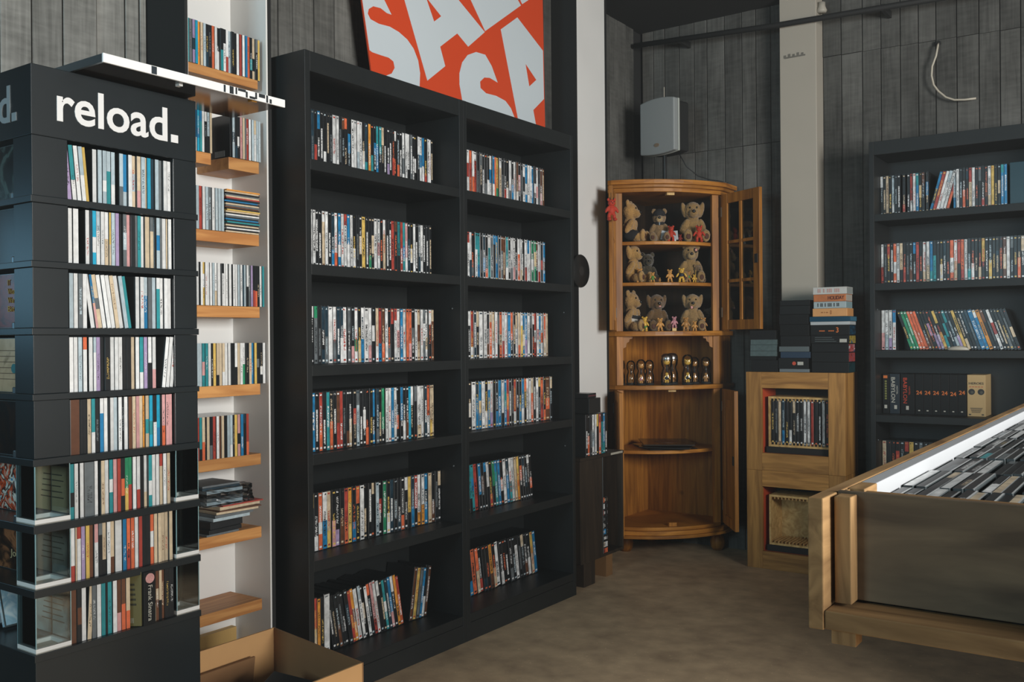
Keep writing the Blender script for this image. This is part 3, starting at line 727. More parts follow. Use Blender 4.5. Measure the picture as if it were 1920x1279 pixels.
case_row('cd_case', T4, TF(1.187), .271, bots[3], WT('fourth'), lean=6)
case_row('cd_case', T5, TF(1.187), .270, bots[4], WT('fifth'))
case_row('cd_case', T6, TF(1.186), .262, bots[5], WT('sixth'))
case_row('cd_case', T7, TF(1.186), .268, bots[6], WT('seventh'))
case_row('cd_case', T8, TF(1.186), .150, bots[7], WT('lowest'), lean=3)
case_row('cd_case', "me me ek me k*1.4 k*1.4", TF(1.396), .060, bots[7], 'far end of the lowest tower level', lean=3)
# two wide boxed CDs pulled out on the lowest level
OLV = plain('olive_carton', '#5d5730', .6, .1)
o = empty('boxed_cd', (-2.055, 1.356, bots[7]+.0012)); o.rotation_euler = (0, 0, R(-52)); tag(o, 'olive carton CD box turned outwards on the lowest tower level', 'CD box')
MB().box(-.0105, .0, -.055, .0, 0, .131).build('carton', OLV, o, bevel=.001)
for k in range(5): MB().box(.0, .0006, -.043+.002*k, -.012-.001*k, .050+.012*k, .055+.012*k).build('printed_line', plain('olive_ink', '#2b2917', .6), o)
MB().box(.0, .0006, -.045, -.018, .008, .020).build('barcode_label', plain('barcode_grey', '#77755f', .6, .6, 300), o)
o = empty('boxed_cd', (-2.048, 1.374, bots[7]+.0012)); tag(o, 'thick black CD box lettered Frank Sinatra on the lowest tower level', 'CD box')
MB().box(-.135, 0, -.0155, .0165, 0, .129).build('carton', DKBOX, o, bevel=.001)
text('title', 'Frank Sinatra', TXW, o, (.0, -.004, .096), (0, 0, -1), (0, 1, 0), .086, .0115, .0, .0006)
mbp = MB(); mbp.lathe([(0, 0), (.012, 0), (.012, .0007), (0, .0007)], 18, Matrix.Translation((0, .001, .113)) @ Matrix.Rotation(PI/2, 4, 'Y')); mbp.build('portrait_print', plain('pink_portrait', '#c08d8a', .5, .6, 190), o)

# CDs standing face-out on the left side of the tower
covers = [('dark cover with grey-green leaves', ['#0c0f10', '#141b1c', '#3f4f4c', '#101516'], None), ('plain dark cover', ['#0b0c0c', '#16130f', '#0b0c0c'], None),
          ('dark red cover with yellow lettering', ['#3a130b', '#6e2312', '#3a130b'], 'Woz\nWar\nBit'), ('tan cover with printed lines', ['#a58f70', '#b79f80', '#8e7a5e'], None),
          ('dark brown cover', ['#17120f', '#0e1012', '#241812'], None), ('colourful collage cover', ['#1a7fb0', '#d8d2c4', '#10141c', '#c24a22', '#b9a294', '#d8d2c4'], None),
          ('dark brown portrait-toned cover lettered in cream', ['#0e0c0b', '#2b1a10', '#8a5a3a', '#17100c'], 'Jon V')]
for i, (nm, cols, wr) in enumerate(covers):
    z = bots[i]+.0004
    o = tag(empty('cd_case', (-2.216, TY0+.012, z) if i < 5 else ((-2.345, 1.172, z) if i == 5 else (-2.300, 1.172, z))), f'{nm}, CD face-out on the {ORD[i]} tower level', 'CD')
    x0 = -.071; x1 = .071
    MB().box(x0, x1, .0012, .0104, 0, .125).build('jewel_case', CASEC, o, bevel=.0006)
    MB().box(x0+.008, x1-.001, 0, .0012, .002, .123).build('cover_print', cover_mat(f'cover_{i}', cols, 34 if i == 5 else 14, .25, i), o)
    if i == 2:
        for k, wd in enumerate(('IT', 'Woz', 'War', 'Bit')): text('cover_lettering', wd, plain('yellow_ink', '#a88a35', .5), o, (.028, -.0004, .098-.020*k), (1, 0, 0), (0, 0, 1), .012 if k == 0 else .030, .013)
    if i == 6: text('cover_lettering', 'Jon V', plain('cream_ink', '#b0a27c', .5), o, (-.005, -.0004, .028), (1, 0, 0), (0, 0, 1), .07, .022)
    if i == 3:
        for k in range(6): MB().box(x0+.012, x1-.012, -.0004, 0, .03+.013*k, .0315+.013*k).build('printed_line', plain('brown_ink', '#5d4a35', .6), o)
        MB().lathe([(0, 0), (.011, 0), (.011, .0005), (0, .0005)], 18, Matrix.Translation((.050, 0, .055)) @ Matrix.Rotation(PI/2, 4, 'X')).build('round_print', plain('teal_ink', '#2c6a70', .5), o)
for k in range(2):
    o = tag(empty('cd_case', (-2.345+.034*k, TY0+.055, bots[7]+.004)), ('pale blue CD leaning at the lowest tower level, outer one', 'pale blue CD leaning at the lowest tower level, beside the acrylic box')[k], 'CD')
    o.rotation_euler = (0, R(-18), 0)
    MB().box(0, .0104, 0, .12, 0, .125).build('jewel_case', CASEC, o, bevel=.0006)
    MB().box(.0008, .0096, -.0006, .0002, .002, .123).build('spine_print', cover_mat(f'pale_{k}', ['#dfe9ee', '#9fc3d6', '#e9eef0'], 30, .3, k), o)
    MB().box(.0104, .0110, .004, .116, .004, .121).build('cover_print', cover_mat(f'palef_{k}', ['#dfe9ee', '#9fc3d6', '#e9eef0'], 20, .3, k+4), o)
# papers seen inside the acrylic corners: CD backs standing behind them
for i, cols in ((5, ['#b89c74', '#c9ae86', '#b89c74']), (6, ['#847c70', '#948a7c', '#7a7268']), (7, ['#97a3a0', '#b0bab6', '#7a7a74'])):
    z = bots[i]+.0004
    o = tag(empty('cd_case', (-2.150, 1.1865, z)), f'CD with its printed back towards the acrylic box, {("sixth","seventh","lowest")[i-5]} tower level', 'CD')
    o.rotation_euler = (0, 0, 0)
    MB().box(-.060, .082, -.0034, -.0016, 0.0135, .125).build('jewel_case', CASEC, o)
    MB().box(-.058, .076, -.0042, -.0034, .0145, .118).build('cover_print', cover_mat(f'back_{i}', cols, 8, .4, i), o)
    for k in range(5): MB().box(-.035+.003*k, .062-.006*(k % 3), -.0046, -.0042, .045+.013*k, .0475+.013*k).build('printed_line', plain('line_ink', '#4a4136', .6), o)

# lit sign board lying on top of the tower
sb = tag(empty('sign_board', (-2.04, 1.46, 1.7425)), 'flat sign board with a white edge lying on top of the tower', 'sign board')
MB().box(-.115, .094, -.260, .256, .006, .0115).build('glossy_panel', plain('mirror_panel', '#4b4038', .10, .5, 9, metal=.65, bump=.0), sb)
MB().box(.094, .100, -.262, .258, .003, .0235).build('white_edge', plain('white_edge', (.86, .87, .86), .4, .05, 20), sb, bevel=.001)
MB().box(-.115, .094, -.262, -.256, .004, .0225).build('edge_strip', METAL, sb)
MB().box(-.115, .094, -.256, .254, .0115, .0215).build('board_body', plain('board_grey', '#5f676a', .5, .2), sb)
MB().box(.1001, .1004, -.142, -.128, .004, .022).build('tape_mark', plain('dark_tape', '#263038', .4), sb)
MB().box(.1001, .1004, .060, .066, .004, .022).build('tape_mark', plain('dark_tape2', '#263038', .4), sb)
for k, (ya, yb, za, zb) in enumerate(((.078, .090, .004, .0225), (.096, .101, .006, .0225), (.104, .128, .016, .0225), (.128, .134, .004, .019), (.140, .158, .004, .010), (.158, .164, .006, .0225), (.170, .190, .013, .0225), (.194, .200, .004, .0225), (.205, .212, .004, .015))):
    MB().box(.1001, .1006, ya, yb, za, zb).build('cut_lettering', plain('dark_lettering', '#20262a', .5), sb)
MB().box(.06, .075, -.05, -.04, .0, .006).build('adhesive_pad', WHT, sb)
MB().box(.075, .09, .155, .172, .001, .006).build('adhesive_pad', plain('amber_pad', '#9a6a22', .3), sb)

# ------------------------------------------------------------------ niche: oak shelves with CDs
def nshelf(z, y0, y1, label, th=.034, x0=-2.476, x1=-2.325):
    o = MB().box(x0, x1, y0, y1, z-th, z).build('wall_shelf', OAK, None, bevel=.0015)
    return tag(o, label, 'shelf', None)
ZN = [1.931, 1.679, 1.454, 1.233, .997, .782, .557, .334]
nm8 = ['topmost', 'second', 'third', 'fourth', 'fifth', 'sixth', 'seventh', 'lowest']
for i, z in enumerate(ZN):
    if i == 1:
        nshelf(z, 1.69, 1.775, 'short oak shelf in the white niche holding blue and white CDs')
        nshelf(z, 1.838, 1.952, 'short oak shelf in the white niche with a large dark CD cover', .036)
        continue
    extra = {0: 'under the topmost CD row', 2: 'under CDs and a flat stack', 3: 'under mostly white CDs', 4: 'under mixed coloured CDs', 5: 'holding a shorter CD row', 6: 'holding a pile wrapped in film', 7: 'standing empty above the carton'}[i]
    nshelf(z, 1.69, 1.950, f'{nm8[i]} oak shelf in the white niche {extra}', .028 if i == 0 else .034)
NF = lambda y: left_frame(-2.322, y)
A0 = "t g vd c a e s kd kg o w kw kt wk wr s k k w r w b o kt ek kg y"
A1a = "k w bw cb tb w kw sk e"
A1b = "sd kd kw p e g*.7 r w s we s s"
A2 = "p k*.6 w s r w s gs w s s s"
A3 = "k w we w k*.5 w yw*.8 w w w s we w w wk w w w*1.2 k*.6 w w s w d*.7 s wk g v kr ko k w t"
A4 = "kr r s s tp t w k*.6 y ek e ew w w k*1.2 wk e w wn k e b y kg kw w"
A5 = "kg w r tk*.9 eo k*.5 e kg r w m*.6 e k s sw k*.5 y pk b kd ro"
WN = lambda n: f'{n} shelf of the white niche'
case_row('cd_album', A0, NF(1.692), .268, ZN[0], WN('topmost'), inset=.001)
case_row('cd_album', A1a, NF(1.700), .078, ZN[1], 'tower-side short niche shelf', inset=.001)
case_row('cd_album', A1b, NF(1.850), .108, ZN[1], 'far-side short niche shelf', inset=-.001)
case_row('cd_album', A2, NF(1.692), .126, ZN[2], WN('third'))
case_row('cd_album', A3, NF(1.692), .272, ZN[3], WN('fourth'), inset=-.003)
case_row('cd_album', A4, NF(1.692), .274, ZN[4], WN('fifth'), inset=-.003)
case_row('cd_album', A5, NF(1.692), .212, ZN[5], WN('sixth'))
# big black cover facing the room on the second level
o = tag(empty('boxed_cd', (-2.40, 1.8465, ZN[1]+.0005)), 'large glossy black CD cover standing in the niche beside upright CDs', 'CD box')
MB().box(-.07, .075, -.0035, .0025, 0, .128).build('jewel_case', BLACKG, o, bevel=.0006)
MB().box(.004, .05, -.0042, -.0036, .004, .022).build('printed_mark', plain('grey_print', '#62686a', .5, .5, 120), o)
# thin sleeves stacked flat on the third level
rs = random.Random(21); zs = ZN[2]+.0006
SLC = ['a', 'e', 'k', 'g', 'e', 'r', 'k', 'b', 'k', 'e', 'g', 'm', 'k', 'y', 'e', 'k', 'w', 'g', 'k', 'b', 'k', 't', 'k', 'e', 'k', 'w', 'k', 'e']
me_slv = MB().box(-.140, 0, 0, .124, 0, .0042).mesh('cd_sleeve', plain('dummy_sleeve', (.5, .5, .5), .5))
SLM = {k: plain(f'sleeve_{k}', PAL[k][0], .5, .35, 60) for k in 'wsgkdbtroaeymc'}
slv = {}
for i, k in enumerate(reversed(SLC)):
    if k not in slv:
        slv[k] = me_slv.copy(); slv[k].materials.clear(); slv[k].materials.append(SLM[k])
    o = bpy.data.objects.new('cd_sleeve', slv[k]); C.objects.link(o)
    o.location = (-2.322+rs.uniform(-.004, .004), 1.823+rs.uniform(-.001, .003), zs); o.rotation_euler = (0, 0, R(rs.uniform(-1, 1))); zs += .00455
    tag(o, f'{PAL[k][1]} card CD sleeve, {ordinal(len(SLC)-i)} from the top of the flat stack', 'CD sleeve', 'flat stack of CD sleeves in the niche')
# loose pile on the seventh level, partly wrapped in film
zs = ZN[6]+.0006
PILE = [('g', .006, .150, .118, 'thin grey jewel case'), ('k', .012, .142, .125, 'black jewel case'), ('k', .022, .140, .125, 'thick black double case'), ('s', .009, .150, .135, 'pale blue-grey sleeve'), ('g', .008, .142, .140, 'grey jewel case'),
        ('e', .007, .150, .150, 'cream booklet'), ('m', .003, .150, .150, 'brown card sleeve'), ('e', .010, .142, .155, 'cream paperback booklet'), ('r', .004, .140, .150, 'red card sleeve')]
for i, (k, t, d, wd, nm) in enumerate(PILE):
    o = MB().box(-d, 0, 0, wd, 0, t).build('cd_sleeve', SLM[k], None, bevel=.0006)
    o.location = (-2.322+rs.uniform(-.003, .004), 1.745+.012*i*.6, zs); o.rotation_euler = (0, 0, R(rs.uniform(-5, 5))); zs += t+.0004
    tag(o, f'{nm}, {ordinal(i+1)} from the bottom of the pile on the seventh niche shelf', 'CD sleeve', 'loose pile on the seventh niche shelf')
bag = tag(empty('film_parcel', (-2.395, 1.842, zs)), 'bundle of CDs wrapped in crinkled clear film on top of the pile', 'parcel')
for k in range(4): MB().box(-.068, .060, -.085, .045, .003+.011*k, .0125+.011*k).build('wrapped_case', SLM['sgks'[k]], bag, bevel=.0006)
MB().box(-.072, .066, -.105, .030, .050, .056).build('wrapped_case', SLM['d'], bag); MB().box(-.070, .060, -.100, .034, .0565, .062).build('wrapped_case', SLM['g'], bag)
bm = bmesh.new(); bmesh.ops.create_cube(bm, size=1); bmesh.ops.subdivide_edges(bm, edges=bm.edges, cuts=9, use_grid_fill=True)
rr = random.Random(8)
for v in bm.verts:
    v.co = Vector((v.co.x*.148, v.co.y*.165-.012, .027+v.co.z*.052)); n = Vector((v.co.x, v.co.y+.01, v.co.z-.027)).normalized(); v.co += n*rr.uniform(-.003, .006)
    if v.co.z < .001: v.co.z = .001
me = bpy.data.meshes.new('film'); bm.to_mesh(me); bm.free(); me.materials.append(FILM); link('film', me, bag)

# ------------------------------------------------------------------ cardboard carton
cx0, cx1, cy0, cy1, ch = -2.147, -1.72, 1.534, 1.842, .302
bx = tag(empty('cardboard_box', (-1.93, 1.6, 0)), 'open brown cardboard box on the floor before the white niche', 'box')
def cbx(n, a, b, c, d, e, f, m): return MB().box(a+1.93, b+1.93, c-1.6, d-1.6, e, f).build(n, m, bx)
t = .005; YR1 = 1.768
cbx('box_floor', cx0, cx1, cy0, YR1, .001, .005, CARDIN)
cbx('box_wall', cx0, cx0+t, cy0, cy1, .005, ch, CARD)
mb = MB(); P = [(cx0+t, cy1-t), (cx0+t, cy1), (cx1, YR1), (cx1, YR1-t)]      # the far wall bulges askew
mb.prism([(x+1.93, y-1.6) for x, y in P][::-1], .005, ch); mb.build('box_wall', CARDIN, bx)
cbx('box_wall', cx1-t, cx1, cy0, YR1-t, .005, ch, CARD)
cbx('box_wall', cx0+t, cx1-t, cy0, cy0+t, .005, .13, CARD)
MB().box(0, .006, 0, .20, 0, .11, 0, Matrix.Translation((cx0+1.93+.008, 1.55-1.6, .14)) @ Matrix.Rotation(R(8), 4, 'Y')).build('box_flap', CARDIN, bx)
o = tag(MB().box(-.09, .09, -.06, .06, 0, .02).build('dark_case', CASEB, None, bevel=.001), 'black plastic case lying inside the open cardboard box', 'case'); o.location = (-1.88, 1.675, .205); o.rotation_euler = (R(14), R(8), R(20))
MB().box(-.03, .01, -.0612, -.0600, .006, .014).build('case_label', WHT, o)
o2 = tag(MB().box(-.15, .15, -.09, .09, 0, .17).build('packed_bag', plain('dark_bag', (.02, .02, .021), .6, .3, 20), None, bevel=.02), 'dark filled bag packed inside the open cardboard box', 'bag'); o2.location = (-1.95, 1.655, .0055)

# ------------------------------------------------------------------ low black crate with DVDs beside the pillar
lc = tag(empty('dvd_crate', (-2.2, 3.84, 0)), 'low dark crate on blocks holding DVDs beside the white pillar', 'crate')
def lcb(n, a, b, c, d, e, f, m, bev=.001): return MB().box(max(a, -2.349)+2.2, b+2.2, c-3.84, d-3.84, e, f).build(n, m, lc, bevel=bev)
DKW = wood('dark_brown_board', '#241d16', '#372c21', (30, 30, 3), .6, .05, .2)
lcb('side_panel', -2.36, -2.2, 3.835, 3.845, .13, .578, DKW); lcb('side_panel', -2.36, -2.2, 4.028, 4.040, .13, .578, DKW)
lcb('top_panel', -2.36, -2.198, 3.640, 4.042, .578, .592, DKW); lcb('bottom_panel', -2.36, -2.2, 3.835, 4.04, .116, .130, DKW)
lcb('back_panel', -2.349, -2.344, 3.835, 4.04, .116, .592, DKW); lcb('front_panel', -2.32, -2.2, 3.64, 3.834, .116, .577, DKW)
lcb('block', -2.34, -2.22, 3.70, 3.80, 0, .116, DKW); lcb('block', -2.34, -2.235, 3.93, 3.99, 0, .116, plain('worn_block', '#7a5a36', .7))
lcb('trim_edge', -2.1985, -2.197, 3.835, 3.842, .13, .578, METAL); lcb('label_strip', -2.1975, -2.1970, 3.915, 4.03, .580, .590, plain('label_white', '#a6a396', .6, .5, 260))
for i in range(9):
    o = bpy.data.objects.new('video_case', me_dvd); C.objects.link(o)
    M = Matrix.Translation((-2.206, 3.846, .1312+.0148*2*i)) @ Matrix.Rotation(PI/2, 4, 'Z') @ Matrix.Rotation(R(90), 4, 'Y')
    o.matrix_world = M @ Matrix.Translation((-.0075, 0, 0)) @ Matrix.Diagonal((2, 1, .26, 1))
    at = attrs(['or', 'we', 'kw', 'bk', 'kw', 'kg', 'kr', 'kw', 'ko'][i], True)
    for k, v in at.items(): o[k] = v
    tag(o, f'{["red","cream","black","blue","black","dark grey","black","black","black"][i]} case lying in the low crate, {ordinal(i+1)} from its bottom', 'DVD', 'cases stacked in the low dark crate')
case_row('series_case', "kw ko kg ws w ky or tk bt kw", left_frame(-2.205, 3.70), .20, .5925, 'top of the low dark crate', group='DVDs on the low dark crate', noun='DVD case')
o = tag(MB().box(-.13, 0, 0, .105, 0, .07).build('black_box', CASEB, None, bevel=.002), 'plain black box lying on the DVDs on the low crate', 'box'); o.location = (-2.207, 3.735, .785)
o = tag(MB().box(-.12, 0, 0, .085, 0, .022).build('video_case', CASEB, None, bevel=.001), 'small dark case topmost on the black box by the pillar', 'case'); o.location = (-2.21, 3.73, .8555); o.rotation_euler = (0, 0, R(4))
MB().box(.0002, .0008, .004, .08, .008, .014).build('case_label', plain('plum_label', '#5a3038', .5), o)
d = tag(MB().lathe([(0, 0), (.02, 0), (.021, .004), (.077, .003), (.079, .006), (.077, .009), (.02, .010), (0, .010)], 40, Matrix.Translation((-2.3505, 3.900, 1.451)) @ Matrix.Rotation(PI/2, 4, 'Y')).build('hanging_disc', VINYL, None, True), 'black round disc hung between the black post and white pillar', 'disc')
MB().lathe([(0, 0), (.022, 0), (.022, .0006), (0, .0006)], 24, Matrix.Translation((-2.3404, 3.900, 1.451)) @ Matrix.Rotation(PI/2, 4, 'Y')).build('disc_centre', plain('dim_centre', '#2b2b2b', .4), d)

# ------------------------------------------------------------------ pine corner cabinet
K = Vector((-2.468, 4.808)); A = Vector((-2.360, 4.270)); B = Vector((-1.968, 4.662)); NRM = Vector((.7071, -.7071))
def arc(off=0.0, ext=0.0, bul=.075, n=12):
    d = (B-A).normalized(); a = A + NRM*off - d*ext; b = B + NRM*off + d*ext; mid = (a+b)/2 + NRM*bul*2
    return [((1-t)**2)*a + 2*t*(1-t)*mid + t*t*b for t in [i/n for i in range(n+1)]]
def plan(off=0.0, ext=0.0, back=0.0):
    p = arc(off, ext)
    return [(K.x+back, p[0].y)] + [tuple(q) for q in p] + [(p[-1].x, K.y-back), (K.x+back, K.y-back)]
DKB = wood('dark_stained_back', '#1c130b', '#2e2012', (34, 34, 2.4), .6, .05, .3)  # darker brown boards for the back above the waist board
cab = tag(empty('corner_cabinet', (0, 0, 0)), 'pine corner cabinet with bowed front and open glazed doors', 'cabinet')
def cpl(n, z0, z1, off=0.0, ext=0.0, back=0.0, m=PINEH, bev=.003): return MB().prism(plan(off, ext, back), z0, z1).build(n, m, cab, bevel=bev)
cpl('crown', 1.905, 1.928, .034, .030); cpl('crown', 1.889, 1.905, .022, .020); cpl('crown', 1.868, 1.889, .010, .010)
cpl('shelf', 1.604, 1.622, -.022, -.02, .012); cpl('shelf', 1.395, 1.413, -.022, -.02, .012)
cpl('waist_board', 1.138, 1.163, .014, .010); cpl('worktop', .866, .888, .016, .012)
cpl('shelf', .536, .554, -.03, -.02, .012); cpl('floor_board', .150, .168, .0, .0); cpl('base_moulding', .128, .150, .012, .010); cpl('base_moulding', .112, .128, .022, .018)
for z0, z1, m in ((.112, 1.150, PINE), (1.150, 1.868, DKB)):
    MB().box(K.x, K.x+.010, A.y, K.y, z0, z1).build('back_panel', m, cab); MB().box(K.x+.010, B.x, K.y-.010, K.y, z0, z1).build('back_panel', m, cab)
MB().box(K.x+.010, A.x, A.y, A.y+.018, .112, 1.868).build('side_panel', PINE, cab, bevel=.002); MB().box(B.x-.018, B.x, B.y, K.y-.010, .112, 1.868).build('side_panel', PINE, cab, bevel=.002)
th = math.atan2((B-A).y, (B-A).x)
for P, s in ((A, 1), (B, -1)):
    Mx = Matrix.Translation((P.x, P.y, 0)) @ Matrix.Rotation(th, 4, 'Z')
    for z0, z1 in ((.168, .866), (.888, 1.138), (1.163, 1.868)):
        MB().box(0 if s > 0 else -.036, .036 if s > 0 else 0, -.004, .020, z0, z1, 0, Mx).build('stile', PINE, cab, bevel=.002)
    # scalloped brackets under the waist board
    pts = [(0, 0), (.052, 0), (.050, -.012), (.036, -.014), (.032, -.028), (.020, -.034), (.016, -.055), (0, -.062)]
    mb = MB(); M2 = Mx @ Matrix.Translation((.036*s, .008, 1.138)) @ Matrix.Rotation(PI/2, 4, 'X')
    mb.prism([(x*s, y) for x, y in pts] if s < 0 else [(x, y) for x, y in reversed(pts)], -.006, .006, 0, M2); mb.build('bracket', PINE, cab)
mid = (A+B)/2
for z, h in ((1.868, .012), (.866, .012)):
    MB().box(-.020, .020, -.055, -.030, -h, 0, 0, Matrix.Translation((mid.x, mid.y, z)) @ Matrix.Rotation(th, 4, 'Z')).build('door_stop', RACKW, cab)
MB().box(-.020, .020, -.050, -.025, 0, .018, 0, Matrix.Translation((mid.x, mid.y, .168)) @ Matrix.Rotation(th, 4, 'Z')).build('door_stop', PINE, cab)
foot = [(0, 0), (.026, 0), (.036, .018), (.040, .045), (.034, .072), (.022, .090), (.026, .112), (0, .112)]
for x, y in ((-2.425, 4.475), (-2.03, 4.765), (-2.43, 4.765)):
    MB().lathe(foot, 18, Matrix.Translation((x, y, 0))).build('bun_foot', PINE, cab, True)
def door(hx, hy, fx, fy, z0, z1, glazed):
    """panel or glazed door hinged at (hx,hy), its free edge at (fx,fy)"""
    v = Vector((fx-hx, fy-hy)); W = v.length; Mx = Matrix.Translation((hx, hy, 0)) @ Matrix.Rotation(math.atan2(v.y, v.x), 4, 'Z')
    r = empty('door', (0, 0, 0), cab); T = .020
    st = .046
    for x0, x1 in ((0, st), (W-st, W)): MB().box(x0, x1, 0, T, z0, z1, 0, Mx).build('door_stile', PINE, r, bevel=.002)
    for a, b in ((z0, z0+.05), (z1-.05, z1)): MB().box(st, W-st, .001, T-.001, a, b, 0, Mx).build('door_rail', PINE, r, bevel=.002)
    a, b = z0+.05, z1-.05
    if glazed:
        xm = W/2; MB().box(xm-.009, xm+.009, .002, T-.002, a, b, 0, Mx).build('muntin', PINE, r, bevel=.0015)
        cols = ((st, xm-.009), (xm+.009, W-st)); hs = [a + (b-a)*k/3 for k in range(4)]
        for k in (1, 2):
            for x0, x1 in cols: MB().box(x0, x1, .003, T-.003, hs[k]-.008, hs[k]+.008, 0, Mx).build('muntin', PINE, r, bevel=.0015)
        for k in range(3):
            for x0, x1 in cols: MB().box(x0, x1, .009, .0115, hs[k]+(.008 if k else 0), hs[k+1]-(.008 if k < 2 else 0), 0, Mx).build('pane', GLASS, r)
    else:
        MB().box(st, W-st, .005, T-.005, a, b, 0, Mx).build('door_panel', PINE, r)
    zk = (z0+z1)/2
    MB().box(W-.034, W-.012, -.004, 0, zk-.022, zk+.022, 0, Mx).build('lock_plate', BLK2, r, bevel=.001)
    for z in (z0+.09, z1-.09): MB().box(-.004, .004, -.002, T+.002, z-.025, z+.025, 0, Mx).build('hinge', METAL, r)
    return r
door(-2.368, 4.247, -2.255, 4.015, 1.168, 1.866, True)
door(-1.945, 4.645, -1.690, 4.505, 1.168, 1.866, True)
door(-2.366, 4.247, -2.222, 4.045, .172, .864, False)
door(-1.948, 4.642, -1.800, 4.44, .172, .864, False)

# speaker on top of the cabinet
spk = tag(empty('loudspeaker', (-2.222, 4.56, 1.9285)), 'grey wall loudspeaker on a black pole above the pine cabinet', 'speaker')
MB().lathe([(0, 0), (.05, 0), (.05, .006), (.010, .010), (.0, .010)], 24).build('stand_base', BLK2, spk, True)
MB().lathe([(.011, .008), (.011, .16), (0, .16)], 14).build('pole', BLK2, spk, True)
MB().box(.004, .007, -.0135, -.0105, .012, .16).build('pole_strip', METAL, spk)
n = 10; Wd, Z0, Z1 = .225, .168, .438
out = [(-Wd/2 + Wd*i/n, Z1 + .014*(1-(2*i/n-1)**2)) for i in range(n+1)]
lo = [(Wd/2 - Wd*i/n, Z0 - .010*(1-(2*i/n-1)**2)) for i in range(n+1)]
Rs = Matrix.Rotation(R(-12), 4, 'Z') @ Matrix.Rotation(PI/2, 4, 'X')
outl = out + lo
MB().prism([(x, z) for x, z in reversed(outl)], .030, .065, 0, Rs).build('grille', GREYP, spk, bevel=.006)
MB().prism([(x*1.02, z*1.003-.001) for x, z in reversed(outl)], .018, .030, 0, Rs).build('trim_ring', plain('pale_ring', '#a9ada6', .5), spk, bevel=.003)
MB().prism([(x*.92, .303+(z-.303)*.95) for x, z in reversed(outl)], -.075, .018, 0, Rs).build('cabinet_body', BLK2, spk, bevel=.01)
MB().lathe([(0, 0), (.011, 0), (.011, .002), (0, .002)], 20, Rs @ Matrix.Translation((.0, .206, .065)) @ Matrix.Diagonal((1.5, .9, 1, 1))).build('badge', BADGE, spk)
MB().tube([(0, 0, .44), (0, 0, .52)], .0022, 6).build('antenna_rod', CABLE, spk)
sc_ = tag(MB().tube([(-2.16, 4.60, 2.10), (-2.13, 4.63, 2.03), (-2.08, 4.66, 1.98), (-2.02, 4.68, 1.955), (-1.97, 4.69, 1.945), (-1.93, 4.70, 1.932)], .003, 8).build('speaker_cable', BCABLE, None, True), 'thin black cable hanging from the loudspeaker to the cabinet top', 'cable')

# ------------------------------------------------------------------ plush bears
FUR = {}
def fur(c):
    if c in FUR: return FUR[c]
    m, t, b, N, L = nt('plush_' + c.strip('#')); tc = N('ShaderNodeTexCoord')
    n1 = N('ShaderNodeTexNoise'); n1.inputs['Scale'].default_value = 130; n1.inputs['Detail'].default_value = 4; n1.inputs['Distortion'].default_value = 2; L(tc.outputs['Object'], n1.inputs['Vector'])
    n2 = N('ShaderNodeTexNoise'); n2.inputs['Scale'].default_value = 22; n2.inputs['Detail'].default_value = 4; L(tc.outputs['Object'], n2.inputs['Vector'])
    mm = N('ShaderNodeMath'); mm.operation = 'MULTIPLY_ADD'; mm.inputs[1].default_value = .5; L(n1.outputs[0], mm.inputs[0])
    m3 = N('ShaderNodeMath'); m3.operation = 'MULTIPLY'; m3.inputs[1].default_value = .5; L(n2.outputs[0], m3.inputs[0]); L(m3.outputs[0], mm.inputs[2])
    r = N('ShaderNodeMapRange'); r.inputs[1].default_value = .3; r.inputs[2].default_value = .7; r.inputs[3].default_value = .45; r.inputs[4].default_value = 1.35; L(mm.outputs[0], r.inputs[0])
    mx = N('ShaderNodeMix'); mx.data_type = 'RGBA'; mx.blend_type = 'MULTIPLY'; mx.inputs[0].default_value = 1; mx.inputs[6].default_value = (*lin(c), 1); L(r.outputs[0], mx.inputs[7]); L(mx.outputs[2], b.inputs['Base Color'])
    b.inputs['Roughness'].default_value = .95; b.inputs['Specular IOR Level'].default_value = .1
    b.inputs['Sheen Weight'].default_value = .35
    bp = N('ShaderNodeBump'); bp.inputs['Strength'].default_value = .9; bp.inputs['Distance'].default_value = .004; L(n1.outputs[0], bp.inputs['Height']); L(bp.outputs[0], b.inputs['Normal'])
    FUR[c] = m; return m
def blob_mesh(name, ells, mat, voxel, fuzz=0.0):
    """ellipsoids (centre, radii, optional euler) fused into one continuous skin"""
    bm = bmesh.new()
    for e in ells:
        c, r = e[0], e[1]; M = Matrix.Translation(c)
        if len(e) > 2: M = M @ (Matrix.Rotation(e[2][2], 4, 'Z') @ Matrix.Rotation(e[2][1], 4, 'Y') @ Matrix.Rotation(e[2][0], 4, 'X'))
        bmesh.ops.create_icosphere(bm, subdivisions=3, radius=1, matrix=M @ Matrix.Diagonal((*r, 1)))
    me0 = bpy.data.meshes.new('tmp'); bm.to_mesh(me0); bm.free()
    o = bpy.data.objects.new('tmp', me0); C.objects.link(o)
    md = o.modifiers.new('r', 'REMESH'); md.mode = 'VOXEL'; md.voxel_size = voxel
    ms = o.modifiers.new('s', 'SMOOTH'); ms.iterations = 3; ms.factor = .5
    dg = bpy.context.evaluated_depsgraph_get(); me = bpy.data.meshes.new_from_object(o.evaluated_get(dg)); me.name = name
    bpy.data.objects.remove(o); bpy.data.meshes.remove(me0)
    if fuzz:
        rr = random.Random(7)
        for v in me.vertices: v.co += v.normal*rr.uniform(-fuzz*.3, fuzz)
    me.materials.clear(); me.materials.append(mat); me.polygons.foreach_set('use_smooth', [True]*len(me.polygons))
    return me
NOSE = plain('bear_nose', (.006, .006, .006), .3, .1, bump=0); EYE = plain('bear_eye', (.004, .004, .004), .08, .1, bump=0)
PAD = plain('paw_pad', '#4a2a1c', .8); TONGUE = plain('tongue_pink', '#d99a94', .7)
